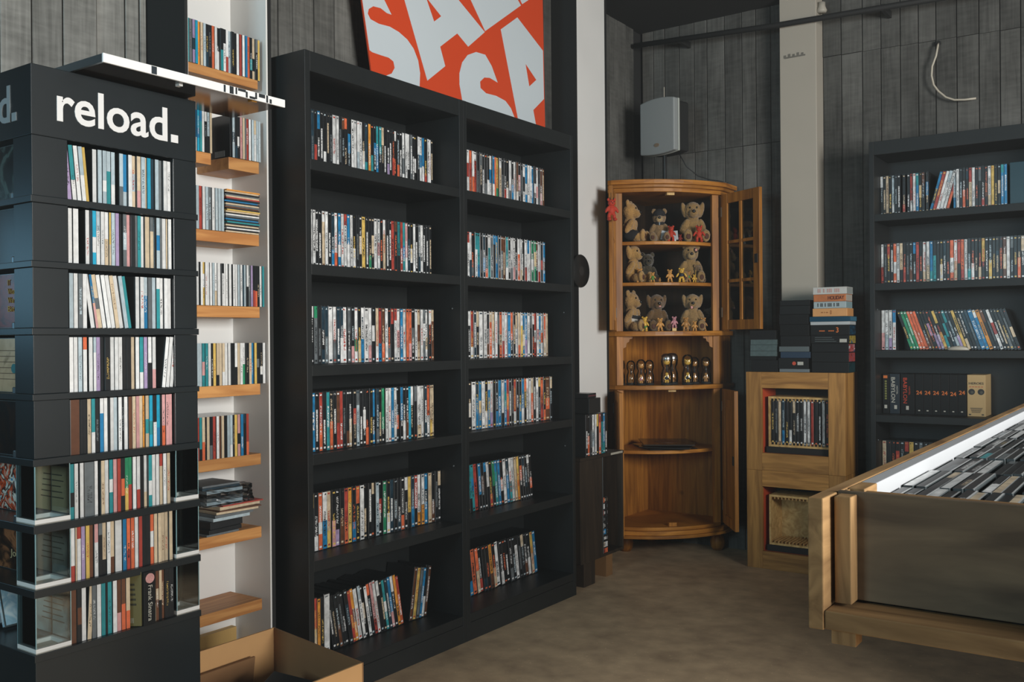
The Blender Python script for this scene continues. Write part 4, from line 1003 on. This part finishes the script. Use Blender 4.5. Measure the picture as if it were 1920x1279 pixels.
DARKC = plain('dark_cloth', (.014, .014, .016), .9, .2, 60)
def sphere(name, c, r, mat, parent, seg=12):
    rad = r if isinstance(r, tuple) else (r, r, r); prof = [(math.sin(PI*i/8), -math.cos(PI*i/8)) for i in range(9)]; prof[0] = (0, -1); prof[-1] = (0, 1)
    return MB().lathe(prof, seg, Matrix.Translation(c) @ Matrix.Diagonal((*rad, 1)), cap=False).build(name, mat, parent, True)
def bear(loc, yaw_, s, colour, label, face=0.0, tilt=0.0, floppy=False, feet=True, dim=None, muzzle=None, kind='plush_bear', cat='soft toy'):
    """sitting plush bear, about S tall, looking along local -y"""
    r = empty(kind, loc); r.rotation_euler = (0, 0, yaw_); tag(r, label, cat, 'plush bears in the corner cabinet')
    s *= 1.12; u = s/.20; r.scale = (.93, .95, 1.10)
    def sc3(c): return tuple(x*u for x in c)
    f = fur(colour)
    cf, sf = math.cos(face), math.sin(face)
    hc = Vector((.0, -.006, .142))
    def H(p):   # head-local to body space (turned by FACE)
        q = Matrix.Rotation(face, 4, 'Z') @ Matrix.Rotation(tilt, 4, 'Y') @ Vector(p); return tuple((hc+q)*u)
    body = [(sc3((0, 0, .052)), sc3((.048, .042, .052))), (sc3((0, -.004, .085)), sc3((.038, .034, .034))),
            (H((0, 0, 0)), sc3((.044, .040, .040))), (H((0, -.034, -.012)), sc3((.024, .022, .019)))]
    for q in (-1, 1):
        body.append((sc3((q*.048, -.014, .072)), sc3((.016, .017, .040)), (R(25), R(q*-28), 0)))
        if floppy: body.append((H((q*.045, .004, .006)), sc3((.013, .016, .034)), (0, R(q*14), face)))
        else: body.append((H((q*.034, .004, .034)), sc3((.017, .010, .017))))
        if feet: body += [(sc3((q*.038, -.050, .022)), sc3((.021, .042, .021)), (0, 0, R(q*14))), (sc3((q*.046, -.085, .028)), sc3((.022, .015, .027)))]
    me = blob_mesh('fur_body', body, f, .0038*u, .0022*u); link('fur_body', me, r)
    if muzzle: sphere('muzzle', H((0, -.040, -.013)), sc3((.023, .018, .017)), fur(muzzle), r)
    sphere('nose', H((0, -.058, -.006)), sc3((.009, .006, .007)), NOSE, r)
    for q in (-1, 1):
        sphere('eye', H((q*.017, -.036, .012)), .0048*u, EYE, r)
        if feet:
            sphere('paw_pad', sc3((q*.047, -.099, .024)), sc3((.012, .003, .013)), PAD, r)
    return r, H, u
Z1, Z2, Z3 = 1.622, 1.413, 1.163
def cp(px_t, depth):
    """point on the cabinet plan: t from 0 at the hinge of the glazed door by the pillar to 1 at the other, DEPTH behind the front"""
    p = arc(-.03)[0]; q = arc(-.03)[-1]; a = p + (q-p)*px_t
    bl = .15*4*px_t*(1-px_t)*.5
    return a + NRM*(bl-depth)
def at(t, d, z): v = cp(t, d); return (v.x, v.y, z+.0006)
YF = math.atan2(NRM.y, NRM.x) + PI/2          # faces straight out of the cabinet
YC = YF + R(-16)
ba, H, u = bear(at(.165, .075, Z1), YC+R(75), .185, '#b58d55', 'honey plush bear in black clothes looking aside, topmost cabinet shelf')
link('dark_coat', blob_mesh('dark_coat', [((0, .0, .045), (.050, .046, .046)), ((.042, -.03, .03), (.024, .05, .025)), ((-.042, -.03, .03), (.024, .05, .025))], DARKC, .0045), ba)
bb, H, u = bear(at(.455, .10, Z1), YC, .150, '#8f7350', 'plush monkey-like bear with dark cap and collar, middle of topmost cabinet shelf', muzzle='#b59a6e')
MB().lathe([(0, .046*u), (.020*u, .042*u), (.038*u, .028*u), (.045*u, .008*u), (.0458*u, .0)], 20, Matrix.Translation(H((0, .004, .004))), cap=False).build('cap', DARKC, bb, True)
MB().lathe([(.033*u, 0), (.038*u, .004*u), (.038*u, .014*u), (.032*u, .018*u)], 18, Matrix.Translation((0, -.004*u, .098*u)), cap=False).build('collar', DARKC, bb, True)
MB().box(-.003*u, .003*u, -.046*u, -.040*u, .096*u, .112*u).build('buckle', METAL, bb)
bc, H, u = bear(at(.80, .10, Z1), YC+R(10), .195, '#9a7a4c', 'tall tan plush dog bear seated behind a red devil figure', face=R(-8), floppy=True)
bd, H, u = bear(at(.19, .07, Z2), YC+R(58), .172, '#b08a52', 'golden plush bear showing a brown paw pad, middle cabinet shelf', floppy=True)
be, H, u = bear(at(.38, .17, Z2), YC+R(10), .140, '#4a4334', 'dim grey plush bear at the back of the middle cabinet shelf')
bf, H, u = bear(at(.76, .085, Z2), YC+R(5), .178, '#97794d', 'large tan plush bear with a black eye patch on middle shelf', tilt=R(6), muzzle='#b3976a')
sphere('eye_patch', H((.022, -.034, .014)), (.013*u, .006*u, .012*u), DARKC, bf)
sphere('patch_badge', H((.024, -.040, .016)), (.007*u, .003*u, .007*u), plain('pale_badge', '#c98f80', .6, .5, 300), bf)
bg, H, u = bear(at(.80, .035, Z2), YC+R(25), .080, '#7b6244', 'small brown plush bear lying before the eye-patch bear')
bh, H, u = bear(at(.17, .07, Z3), YC+R(62), .180, '#a98655', 'plush bear with white vest and black sash, lowest glazed shelf')
link('white_vest', blob_mesh('white_vest', [((0, -.004, .052), (.046, .044, .040))], plain('white_cloth', '#bdbab2', .8, .1, 60), .0045), bh)
MB().lathe([(.0462, 0), (.0475, .004), (.0475, .012), (.046, .016)], 20, Matrix.Translation((0, -.004, .066)) @ Matrix.Rotation(R(12), 4, 'X'), cap=False).build('sash', DARKC, bh, True)
bi, H, u = bear(at(.42, .10, Z3), YC+R(15), .170, '#6d5335', 'dark brown plush bear with a pink mouth, middle of lowest glazed shelf', floppy=True)
sphere('mouth', H((.004, -.052, -.020)), (.008*u, .005*u, .004*u), TONGUE, bi)
bj, H, u = bear(at(.78, .085, Z3), YC+R(0), .172, '#9a7c52', 'tan plush dog bear sticking out a pink tongue, lowest glazed shelf', floppy=True)
sphere('tongue', H((-.008, -.050, -.026)), (.007*u, .005*u, .008*u), TONGUE, bj)
bk, H, u = bear(at(.97, .10, Z3), YC+R(-8), .105, '#5d4c3c', 'small dim plush bear at the hinge end of the lowest glazed shelf')

# small toy figures
def figure(loc, yaw_, s, colour, label, top=None, low=None, kind='toy_figure', block=None, horns=False, arms=1.0):
    r = empty(kind, loc); r.rotation_euler = (0, 0, yaw_); tag(r, label, 'figurine', 'small toy figures in the corner cabinet'); u = s/.06
    z0 = .0
    if block: MB().box(-.011*u, .011*u, -.008*u, .008*u, 0, .016*u).build('block', block, r, bevel=.0005); z0 = .016*u
    S = lambda c: (c[0]*u, c[1]*u, c[2]*u+z0); D = lambda c: tuple(x*u for x in c)
    E = [(S((0, 0, .028)), D((.010, .008, .013))), (S((0, -.001, .048)), D((.0105, .0095, .010)))]
    for q in (-1, 1):
        E += [(S((q*.0075, .0, .010)), D((.0050, .0055, .0115))), (S((q*.0085, -.004, .003)), D((.006, .008, .004))), (S((q*.013*arms, -.002, .030)), D((.0042, .0045, .011)), (0, R(q*-32), 0)), (S((q*.0085, 0, .057)), D((.0045, .003, .0045)))]
    link('figure_body', blob_mesh('figure_body', E, colour, .0011*u), r)
    if top: sphere('figure_top', S((0, -.001, .030)), D((.0114, .0094, .0095)), top, r)
    if low: sphere('figure_shorts', S((0, 0, .018)), D((.0118, .0090, .0065)), low, r)
    for q in (-1, 1): sphere('eye', S((q*.004, -.0096, .050)), .0014*u, EYE, r, 6)
    sphere('nose', S((0, -.0106, .0465)), .0016*u, NOSE, r, 6)
    if horns:
        for q in (-1, 1): MB().lathe([(.002*u, 0), (.0005*u, .008*u)], 8, Matrix.Translation(S((q*.005, -.002, .056)))).build('horn', plain('horn', '#2a0805', .5), r)
    return r
RED = plain('devil_red', '#b0321a', .75, .2, 120); HON = plain('honey_toy', '#c08a45', .5, .12, 90); TAN = plain('tan_toy', '#a5753c', .5, .12, 90); GRN = plain('green_toy', '#3f7a32', .5); PNK = plain('pink_toy', '#b87f86', .6); NVY = plain('navy_toy', '#16202c', .5); YEL = plain('yellow_toy', '#d3a640', .5)
figure(at(.52, .02, Z1), YC-R(20), .080, RED, 'red devil figure standing before the dark-capped bear, topmost shelf', horns=True)
figure(at(.63, .05, Z1), YC, .040, plain('dim_red', '#7c2013', .8), 'small dark red figure sitting between two devils, topmost shelf')
figure(at(.80, .005, Z1), YC, .084, RED, 'red devil figure standing before the tall tan dog bear', horns=True, arms=1.25)
dv = figure((-2.222, 3.985, 1.690), YC+R(20), .105, RED, 'red devil figure hanging on the open glazed door by the pillar', horns=True)
MB().tube([(0, .006, .105), (.002, .012, .135)], .0012, 6).build('hanging_loop', BCABLE, dv)
for t, d, a in ((.47, .055, 22), (.58, .05, -8)):
    o = tag(MB().box(-.016, .016, -.0008, .0008, 0, .048).build('paper_tag', plain('paper_white', '#aeb6ba', .7), None), 'white paper card propped ' + ('beside the collar bear' if t < .5 else 'between the two red devil figures'), 'card'); o.location = at(t, d, Z1+.012); o.rotation_euler = (R(-10), R(8 if t < .5 else -4), YC)
    MB().box(-.004, .004, -.004, .004, -.012, .0).build('card_foot', WHT, o)
for i, (t, s, m, tp, lw, lb) in enumerate(((.22, .070, HON, NVY, None, 'honey toy bear with a black bundle, first on middle cabinet shelf'), (.335, .050, HON, GRN, GRN, 'toy bear dressed in green leaves on middle cabinet shelf'), (.40, .022, TAN, None, None, 'tiny tan toy bear on middle cabinet shelf'),
      (.495, .064, HON, None, None, 'plain honey toy bear standing alone on middle cabinet shelf'), (.61, .072, YEL, NVY, None, 'yellow toy bear in navy top waving on middle cabinet shelf'), (.70, .058, TAN, GRN, None, 'tan toy bear with a dim green top, middle cabinet shelf'), (.745, .040, YEL, None, None, 'small yellow toy bear holding a pole, middle cabinet shelf'))):
    g = figure(at(t, .005 if i != 5 else .03, Z2), YC+R((i*17) % 30-15), s, m, lb, tp, lw, arms=1.3 if i == 4 else 1)
    if i == 6: MB().tube([(.006, -.008, .0), (.006, -.008, .062)], .0011, 6).build('pole', YEL, g)
for i, (t, s, m, tp, lw, lb) in enumerate(((.26, .074, YEL, None, GRN, 'yellow toy bear in green shorts, lowest glazed shelf'), (.40, .066, HON, None, None, 'seated honey toy bear before the dark brown bear'), (.535, .058, PNK, None, None, 'pink toy bear standing on a small wooden block'), (.65, .070, TAN, None, None, 'tan toy bear seated beside the pink one'), (.745, .050, HON, None, None, 'small honey toy bear before the tongue bear'), (.84, .068, TAN, NVY, NVY, 'toy bear in navy and white costume, lowest glazed shelf'))):
    figure(at(t, .006, Z3), YC+R((i*23) % 30-15), s, m, lb, tp, lw, block=RACKW if i == 2 else None)

# glass jars with bears in the open compartment
ZJ = .888
def jar(t, d, h, label, fig, top=None, dark=False, white=False):
    p = at(t, d, ZJ); r = empty('bear_jar', p); r.rotation_euler = (0, 0, YC); tag(r, label, 'glass jar', 'glass bear jars in the pine cabinet')
    u = h/.16
    MB().lathe([(0, 0), (.030*u, 0), (.030*u, .008*u), (.024*u, .012*u), (0, .012*u)], 22).build('jar_base', BLK2, r, True)
    MB().lathe([(.029*u, .009*u), (.031*u, .030*u), (.030*u, .060*u), (.022*u, .082*u), (.021*u, .090*u), (.028*u, .105*u), (.030*u, .125*u), (.026*u, .146*u), (.014*u, .158*u), (0, .160*u)], 24, cap=False).build('jar_glass', JAR, r, True)
    if white: MB().lathe([(.026*u, .1462*u), (.0285*u, .136*u), (.0305*u, .128*u), (.0315*u, .130*u), (.028*u, .150*u), (.018*u, .160*u), (0, .1625*u)], 24, cap=False).build('jar_rim', glassy('frosted_rim', (.95, .93, .88), .25, .5), r, True)
    S = lambda c: tuple(x*u for x in c)
    E = [(S((0, 0, .036)), S((.010, .008, .014))), (S((0, 0, .056)), S((.009, .008, .009))), (S((.006, 0, .018)), S((.005, .005, .010))), (S((-.006, 0, .018)), S((.005, .005, .010))), (S((.012, -.002, .038)), S((.004, .004, .010)), (0, R(-25), 0)), (S((-.012, -.002, .038)), S((.004, .004, .010)), (0, R(25), 0))]
    link('bear_figure', blob_mesh('bear_figure', E, fig, .0013*u), r)
    E = [(S((0, 0, .118)), S((.017, .015, .015))), (S((.012, 0, .130)), S((.005, .004, .005))), (S((-.012, 0, .130)), S((.005, .004, .005)))]
    link('bear_head', blob_mesh('bear_head', E, fig if not dark else TAN, .0018*u), r)
    MB().lathe([(.004*u, .068*u), (.004*u, .106*u)], 8).build('figure_stem', BLK2, r)
    if top: sphere('figure_top', S((0, -.002, .036)), S((.0110, .0090, .0100)), top, r)
    for q in (-1, 1): sphere('eye', S((q*.006, -.0145, .121)), .0018*u, EYE, r, 6)
jar(.05, .015, .135, 'glass jar with honey bear, first by the pillar-side stile', HON)
jar(.16, .05, .125, 'glass jar with dim bear behind the first jar', TAN, dark=True)
jar(.225, .005, .132, 'glass jar with bear in pink top', HON, PNK)
jar(.32, .045, .128, 'glass jar with bear standing behind the pink-topped one', TAN, None)
jar(.455, .0, .158, 'tall glass jar with frosted white rim and dark ball bear', YEL, NVY, white=True)
jar(.545, .06, .160, 'tall glass jar with frosted white rim standing behind its twin', TAN, None, white=True)
jar(.665, .005, .155, 'tall clear glass jar with honey bear in navy top', YEL, NVY)
jar(.77, .05, .140, 'glass jar with bear half hidden behind the clear tall jar', TAN)
jar(.885, .03, .140, 'dim glass jar with bear last by the hinge side', TAN)
# records and bags on the lower shelf
for i, (dx, rot, lb) in enumerate(((-.02, 20, 'black record sleeve lying lowest on the lower cabinet shelf'), (.02, -12, 'dark record sleeve lying across the lower cabinet shelf'), (.0, 5, 'dark glossy sleeve with an orange round print, topmost on the lower cabinet shelf'))):
    o = tag(MB().box(-.13, .13, -.13, .13, 0, .006).build('record_sleeve', BLACKG, None, bevel=.001), lb, 'record', 'record sleeves on the lower cabinet shelf'); o.location = (-2.215+dx, 4.535-dx, .555+.0125*i); o.rotation_euler = (R(1), R(.5), YC+R(rot))
    if i == 2: MB().lathe([(0, .006), (.06, .006), (.06, .0068), (0, .0068)], 24).build('round_print', plain('amber_print', '#5a3417', .5, .4, 40), o)

# ------------------------------------------------------------------ oak cubes with slotted racks
def cube(z0, label, filled):
    x0, x1, y0, y1, h = -1.758, -1.280, 4.49, 4.70, .479
    r = tag(empty('cube_shelf', (x0, y0, z0)), label, 'cube shelf', 'stacked oak cube shelves'); W = x1-x0; D = y1-y0
    t = .020; fl, fr, ft, fb = .078, .078, .078, .085
    bxs = lambda n, a, b, c, d, e, f, m, bev=.0015, p=r: MB().box(a, b, c, d, e, f).build(n, m, p, bevel=bev)
    bxs('side_panel', 0, t, .020, D, 0, h, OAKC); bxs('side_panel', W-t, W, .020, D, 0, h, OAKC)
    bxs('top_panel', t, W-t, .020, D, h-t, h, OAKH); bxs('bottom_panel', t, W-t, .020, D, 0, t, OAKH); bxs('back_panel', t, W-t, D-.006, D, t, h-t, BLK2)
    bxs('frame_stile', 0, fl, 0, .020, 0, h, OAKC); bxs('frame_stile', W-fr, W, 0, .020, 0, h, OAKC)
    bxs('frame_rail', fl, W-fr, .0005, .020, h-ft, h, OAKH); bxs('frame_rail', fl, W-fr, .0005, .020, 0, fb, OAKH)
    bxs('liner', fl-.006, fl-.001, .020, D-.008, fb-.006, h-ft+.006, REDIN, 0); bxs('liner', W-fr+.001, W-fr+.006, .020, D-.008, fb-.006, h-ft+.006, DKBOX, 0)
    bxs('liner', fl, W-fr, .020, D-.008, fb-.006, fb-.001, REDIN, 0)
    rk = empty('slotted_rack', (0, 0, 0), r)
    a, b = fl+.022, W-fr-.002; rz0, rz1 = fb+.030, h-ft-.042
    bxs('rack_side', a, a+.008, .034, D-.012, rz0, rz1, RACKW, 0, rk); bxs('rack_side', b-.008, b, .034, D-.012, rz0, rz1, RACKW, 0, rk)
    bxs('rack_base', a+.008, b-.008, .034, D-.012, rz0, rz0+.010, RACKW, 0, rk); bxs('rack_top', a+.008, b-.008, .034, D-.012, rz1-.010, rz1, RACKW, 0, rk)
    bxs('rack_back', a+.008, b-.008, D-.020, D-.013, rz0+.010, rz1-.010, RACKW, 0, rk)
    n = 16; p = (b-a-.016)/n
    mb = MB()
    for k in range(n):
        xx = a+.008+p*k
        mb.box(xx, xx+.003, .034, D-.021, rz0+.010, rz0+.022); mb.box(xx, xx+.003, .034, D-.021, rz1-.020, rz1-.010)
    mb.build('rack_teeth', RACKW, rk)
    bxs('rack_stand', a-.010, b, .030, D-.010, fb, rz0-.001, BLK2, 0, rk)
    if filled:
        for k, tok in enumerate("k kg e*1 db k kw ke kg k w w r k kw w k k kg".replace('*1', '').split()[:16]):
            o = bpy.data.objects.new('racked_case', me_dvd); C.objects.link(o)
            o.matrix_world = Matrix.Translation((x0+a+.008+p*k+.003+(p-.003)/2, y0+.042, z0+rz0+.0105)) @ Matrix.Diagonal(((p-.0035)/DVD_W, .88, (rz1-rz0-.021)/.190, 1))
            for q, v in attrs(tok, True).items(): o[q] = v
            tag(o, f'{colour_words(tok)} DVD case, {ordinal(k+1)} slot of the rack in the upper oak cube', 'DVD', 'DVDs in the oak cube rack')
    return r
cube(0, 'lower oak cube shelf on the floor with an empty slotted rack', False)
cube(.4795, 'upper oak cube shelf with a slotted rack full of DVDs', True)

# stacks on the cubes
zc = .4795+.479+.0006
def vbox(x0, x1, h, z, mat, label, y=4.505, d=.105, rot=0, kind='video_box', side=None, tx=None):
    r = tag(empty(kind, ((x0+x1)/2, y, z)), label, 'video box', 'video boxes stacked on the oak cubes'); w2 = (x1-x0)/2
    if rot: r.rotation_euler = (0, 0, R(rot))
    MB().box(-w2, w2, 0, d, 0, h-.0006).build('sleeve', mat, r, bevel=.0012)
    if side: MB().box(w2, w2+.0006, .004, d-.004, .002, h-.003).build('side_print', side, r)
    if tx: text('title', tx[0], tx[1], r, (-w2*tx[2], -.0002, h*.24), (1, 0, 0), (0, 0, 1), tx[3], h*.52, .02)
    return r
pm = lambda n, c, v=.1, s=20, ro=.4: plain(n, c, ro, v, s)
CLR = plain('dull_clear_case', '#4f5f60', .2, .35, 60); KB = DKBOX
z = zc
for h, m, nm in ((.058, KB, 'thick black box'), (.018, KB, 'thin black case'), (.026, CLR, 'dull clear plastic case'), (.030, CLR, 'clear plastic case'), (.026, CLR, 'scuffed clear plastic case'), (.045, KB, 'black carton with worn corner')):
    dx = rs.uniform(-.006, .006); vbox(-1.738+dx, -1.607+dx, h, z, m, f'{nm} in the lowest stack on the oak cubes', d=.10); z += h
z = zc
for h, m, nm, tx in ((.016, pm('silver_strip', '#6d767a'), 'silver-edged case at the foot of the middle stack', None), (.052, KB, 'black box with a red sticker and white label', None), (.030, pm('blue_box', '#1c2f44'), 'dark blue box in the middle stack', None), (.026, pm('bluegrey_box', '#566062'), 'blue-grey box in the middle stack', None),
                   (.050, KB, 'black box resting above the blue-grey box', None), (.055, KB, 'black box halfway up the middle stack', None), (.048, KB, 'slightly turned black box near the top of the middle stack', None), (.042, KB, 'black box second from the top of the middle stack', None), (.026, KB, 'black box on top of the middle stack', None)):
    dx = .0 if nm[0] == 's' else rs.uniform(-.008, .008)
    o = vbox(-1.596+dx, -1.452+dx, h, z, m, nm, d=.11, rot=rs.uniform(-3, 3)); z += h
    if 'red sticker' in nm:
        MB().lathe([(0, 0), (.009, 0), (.009, .0006), (0, .0006)], 16, Matrix.Translation((.004, 0, .026)) @ Matrix.Rotation(PI/2, 4, 'X')).build('sticker', pm('red_sticker', '#b8452c'), o)
        MB().box(.020, .048, -.0006, 0, .018, .034).build('barcode_label', plain('barcode_white', '#a9aaa2', .6, .6, 300), o)
z = zc
spr = lambda i, c: cover_mat(f'side_{i}', c, 60, .4, i)
for i, (h, w, m, nm, tx, sd) in enumerate(((.050, .172, KB, 'black box at the foot of the tall stack', None, spr(0, ['#0c2a2e', '#14343a', '#0a1214'])), (.046, .172, KB, 'black box second from the foot of the tall stack', None, spr(1, ['#14506e', '#a03c34', '#0a1214'])),
        (.040, .172, KB, 'black box with red and white side print', None, spr(2, ['#b8b8b8', '#a03028', '#14506e'])), (.040, .178, KB, 'black box with small print and barcode', None, spr(3, ['#111111', '#a48c2c', '#14506e'])) , (.048, .180, KB, 'black box lettered in orange', ('---  --- 3', TXO, .55, .09), spr(4, ['#14506e', '#111820', '#1a5a78'])),
        (.016, .182, pm('white_case', '#aab0b2'), 'thin white case in the tall stack', None, None), (.024, .190, pm('glossy_blue', '#1d4358', ro=.15), 'glossy blue case jutting from the tall stack', None, pm('glossy_blue2', '#3d7088', ro=.15)),
        (.038, .160, pm('peach_box', '#c9945d'), 'peach coloured box with faint print', ('-- - --  o', plain('faint_orange', '#a06a38', .5), .5, .05), pm('peach_side', '#c08a55')), (.032, .150, pm('pale_blue_box', '#9aa9ac'), 'pale box with dark lettering', ('I II I III I II', TXK, .75, .10), pm('pale_side', '#7f989c')),
        (.034, .150, pm('orange_white_box', '#b06a3c', .5, 30), 'orange and cream box titled HOLIDAY', ('HOLIDAY', plain('dark_red_ink', '#4a1512', .5), .1, .075), pm('cream_side', '#a9a49a')), (.034, .156, pm('white_box', '#b9bab6'), 'white box topmost on the tall stack', ('II I III III', plain('pale_red_ink', '#b98f88', .5), .7, .10), pm('white_side', '#8f9592')))):
    o = vbox(-1.352-w/2, -1.352+w/2, h, z, m, nm + ('' if 'stack' in nm else ' in the tall stack'), d=.105, side=sd, tx=tx); z += h
    if i == 3:
        MB().box(.045, .078, -.0006, 0, .006, .022).build('barcode_label', plain('barcode_w2', '#a9aaa2', .6, .6, 300), o)
        for k in range(3): MB().box(-.070, .030-.01*k, -.0006, 0, .010+.009*k, .012+.009*k).build('printed_line', plain('dim_ink', '#5a6464', .6), o)

# ------------------------------------------------------------------ wooden CD bin in front
cr = tag(empty('cd_bin', (-.28, .862, 0)), 'rough wooden bin on legs filled with rows of CDs', 'bin')
def cbn(n, a, b, c, d, e, f, m, bev=.0008): return MB().box(a+.28, b+.28, c-.862, d-.862, e, f).build(n, m, cr, bevel=bev)
X1 = .10; Y1 = 2.40
cbn('side_board', -.280, -.266, .862, Y1, .861, .980, CRATE, .0012)
cbn('side_cap', -.2655, -.2500, .9395, .985, .870, .9795, CRATE)
cbn('side_cap', -.2655, -.2505, .9855, Y1-.0125, .870, .9795, plain('white_laminate', (.46, .48, .50), .45, .05, 20))  # pine board whose strong light is put in as near-white colour
cbn('batten', -.2625, -.2475, .8835, .9045, .8815, .9795, CRATEV, .001)
cbn('batten', -.2800+.0145, -.2625, .9045, .936, .8815, .9790, CRATEV)
cbn('end_board', -.2660+.0005, X1, .9050, .9120, .8815, .9815, PLY)
cbn('end_cap', -.2470, X1, .9122, .936, .8815, .9790, CRATEX)
cbn('bottom_beam', -.2655, X1, .8625, .9120, .8620, .8790, CRATEX, .0012)
cbn('bin_floor', -.2655, X1, .9122, Y1, .8620, .8700, PLY)
cbn('side_board', X1, X1+.014, .862, Y1, .861, .980, CRATE, .0012)
cbn('end_board', -.2500, X1, Y1-.012, Y1, .870, .9790, PLY)
cbn('corner_block', -.262, -.240, .870, .890, .848, .8618, CRATEV)
for x, y in ((-.085, 1.02), (.06, 1.02), (-.21, 2.28), (.06, 2.28)): cbn('leg', x-.022, x+.022, y-.022, y+.022, 0, .8618, wood('dark_leg', '#2b2219', '#3e3224', (44, 44, 5), .7) if x == -.085 else CRATEV)  # front leg coloured darker, shade under the bin painted in
rowsC = ['k kw k w k kg e k kr e k k kg k k g k', 'w k ke w k k kw e k k kg y k k o k', 'k kg kw k w kg k k k kb k k ke k k g', 'k k kt k kg k k w k kg k k k k kc k', 'k kw k k kg w k k s k b k kr k k k', 'k k w k kg k k k k w k k k k k k', 'k w kg k k e k kg k k k k k k k k', 'kg k k w k k kg k k k k k k k k k', 'k w k k kg k k k w k k k k k k k']
rc = random.Random(4)
for ri, rw in enumerate(rowsC):
    y = .9385 + .1455*ri; x = -.2485+.0058
    for ci, tok in enumerate(rw.split()[:16]):
        o = bpy.data.objects.new('cd_case', me_cdt); C.objects.link(o)
        o.matrix_world = Matrix.Translation((x+.0012, y+rc.uniform(0, .004), .8705+rc.uniform(.0, .0025))) @ Matrix.Rotation(R(rc.uniform(-2, 2)), 4, 'Y') @ Matrix.Diagonal((1, 1, .775, 1))
        x += .0122
        for q, v in attrs(tok, False).items(): o[q] = v
        tag(o, f'{colour_words(tok)} topped CD, {ordinal(ci+1)} in {ordinal(ri+1)} row of the wooden bin', 'CD', 'CDs filed in the wooden bin')

# unseen bin added as a light blocker, shading the far low corner
shade_bin = tag(empty('cd_bin', (.80, 3.1, 0)), 'second wooden CD bin on a closed black base, outside the view beside the aisle', 'bin')
MB().box(-.38, .38, -.70, 1.20, 0, .74).build('base_cabinet', BLK2, shade_bin, bevel=.003)
for a, b, c, d in ((-.38, -.362, -.70, 1.2), (.362, .38, -.70, 1.2), (-.362, .362, -.70, -.682), (-.362, .362, 1.182, 1.2)): MB().box(a, b, c, d, .7405, .98).build('side_board', CRATE, shade_bin, bevel=.001)  # sides of the added light blocker
MB().box(-.362, .362, -.682, 1.182, .7405, .93).build('packed_sleeves', CASEB, shade_bin)

# ------------------------------------------------------------------ the remaining DVD rows, past the limit: one object
vs, fs, mi, uvs = [], [], [], []
base, blk, ink, pos, txt = [], [], [], [], []
src = me_dvd
src_v = [v.co.copy() for v in src.vertices]
src_p = [(tuple(p.vertices), p.material_index, [tuple(src.uv_layers[0].data[l].uv) for l in p.loop_indices]) for p in src.polygons]
for M, a in ROWS_V:
    n = len(vs); vs += [tuple(M @ v) for v in src_v]
    for idx, m_, u_ in src_p:
        fs.append(tuple(n+i for i in idx)); mi.append(m_); uvs += u_
        base.append((*a['base'], 1)); blk.append((*a['blk'], 1)); ink.append((*a['ink'], 1)); pos.append(a['pos']); txt.append(a['txt'])
me = bpy.data.meshes.new('dvd_rows'); me.from_pydata(vs, [], fs); me.materials.append(SPG); me.materials.append(CASEB); me.polygons.foreach_set('material_index', mi)
uvl = me.uv_layers.new(name='UVMap'); uvl.data.foreach_set('uv', [c for q in uvs for c in q])
for nm, ty, dat, key in (('base', 'FLOAT_COLOR', base, 'color'), ('blk', 'FLOAT_COLOR', blk, 'color'), ('ink', 'FLOAT_COLOR', ink, 'color'), ('pos', 'FLOAT_VECTOR', pos, 'vector'), ('txt', 'FLOAT_VECTOR', txt, 'vector')):
    at_ = me.attributes.new(nm, ty, 'FACE'); at_.data.foreach_set(key, [c for q in dat for c in q])
me.update()
tag(link('dvd_filling', me), 'dense rows of mixed DVD cases filling the remaining black bookcase shelves', 'DVD', None, 'stuff')
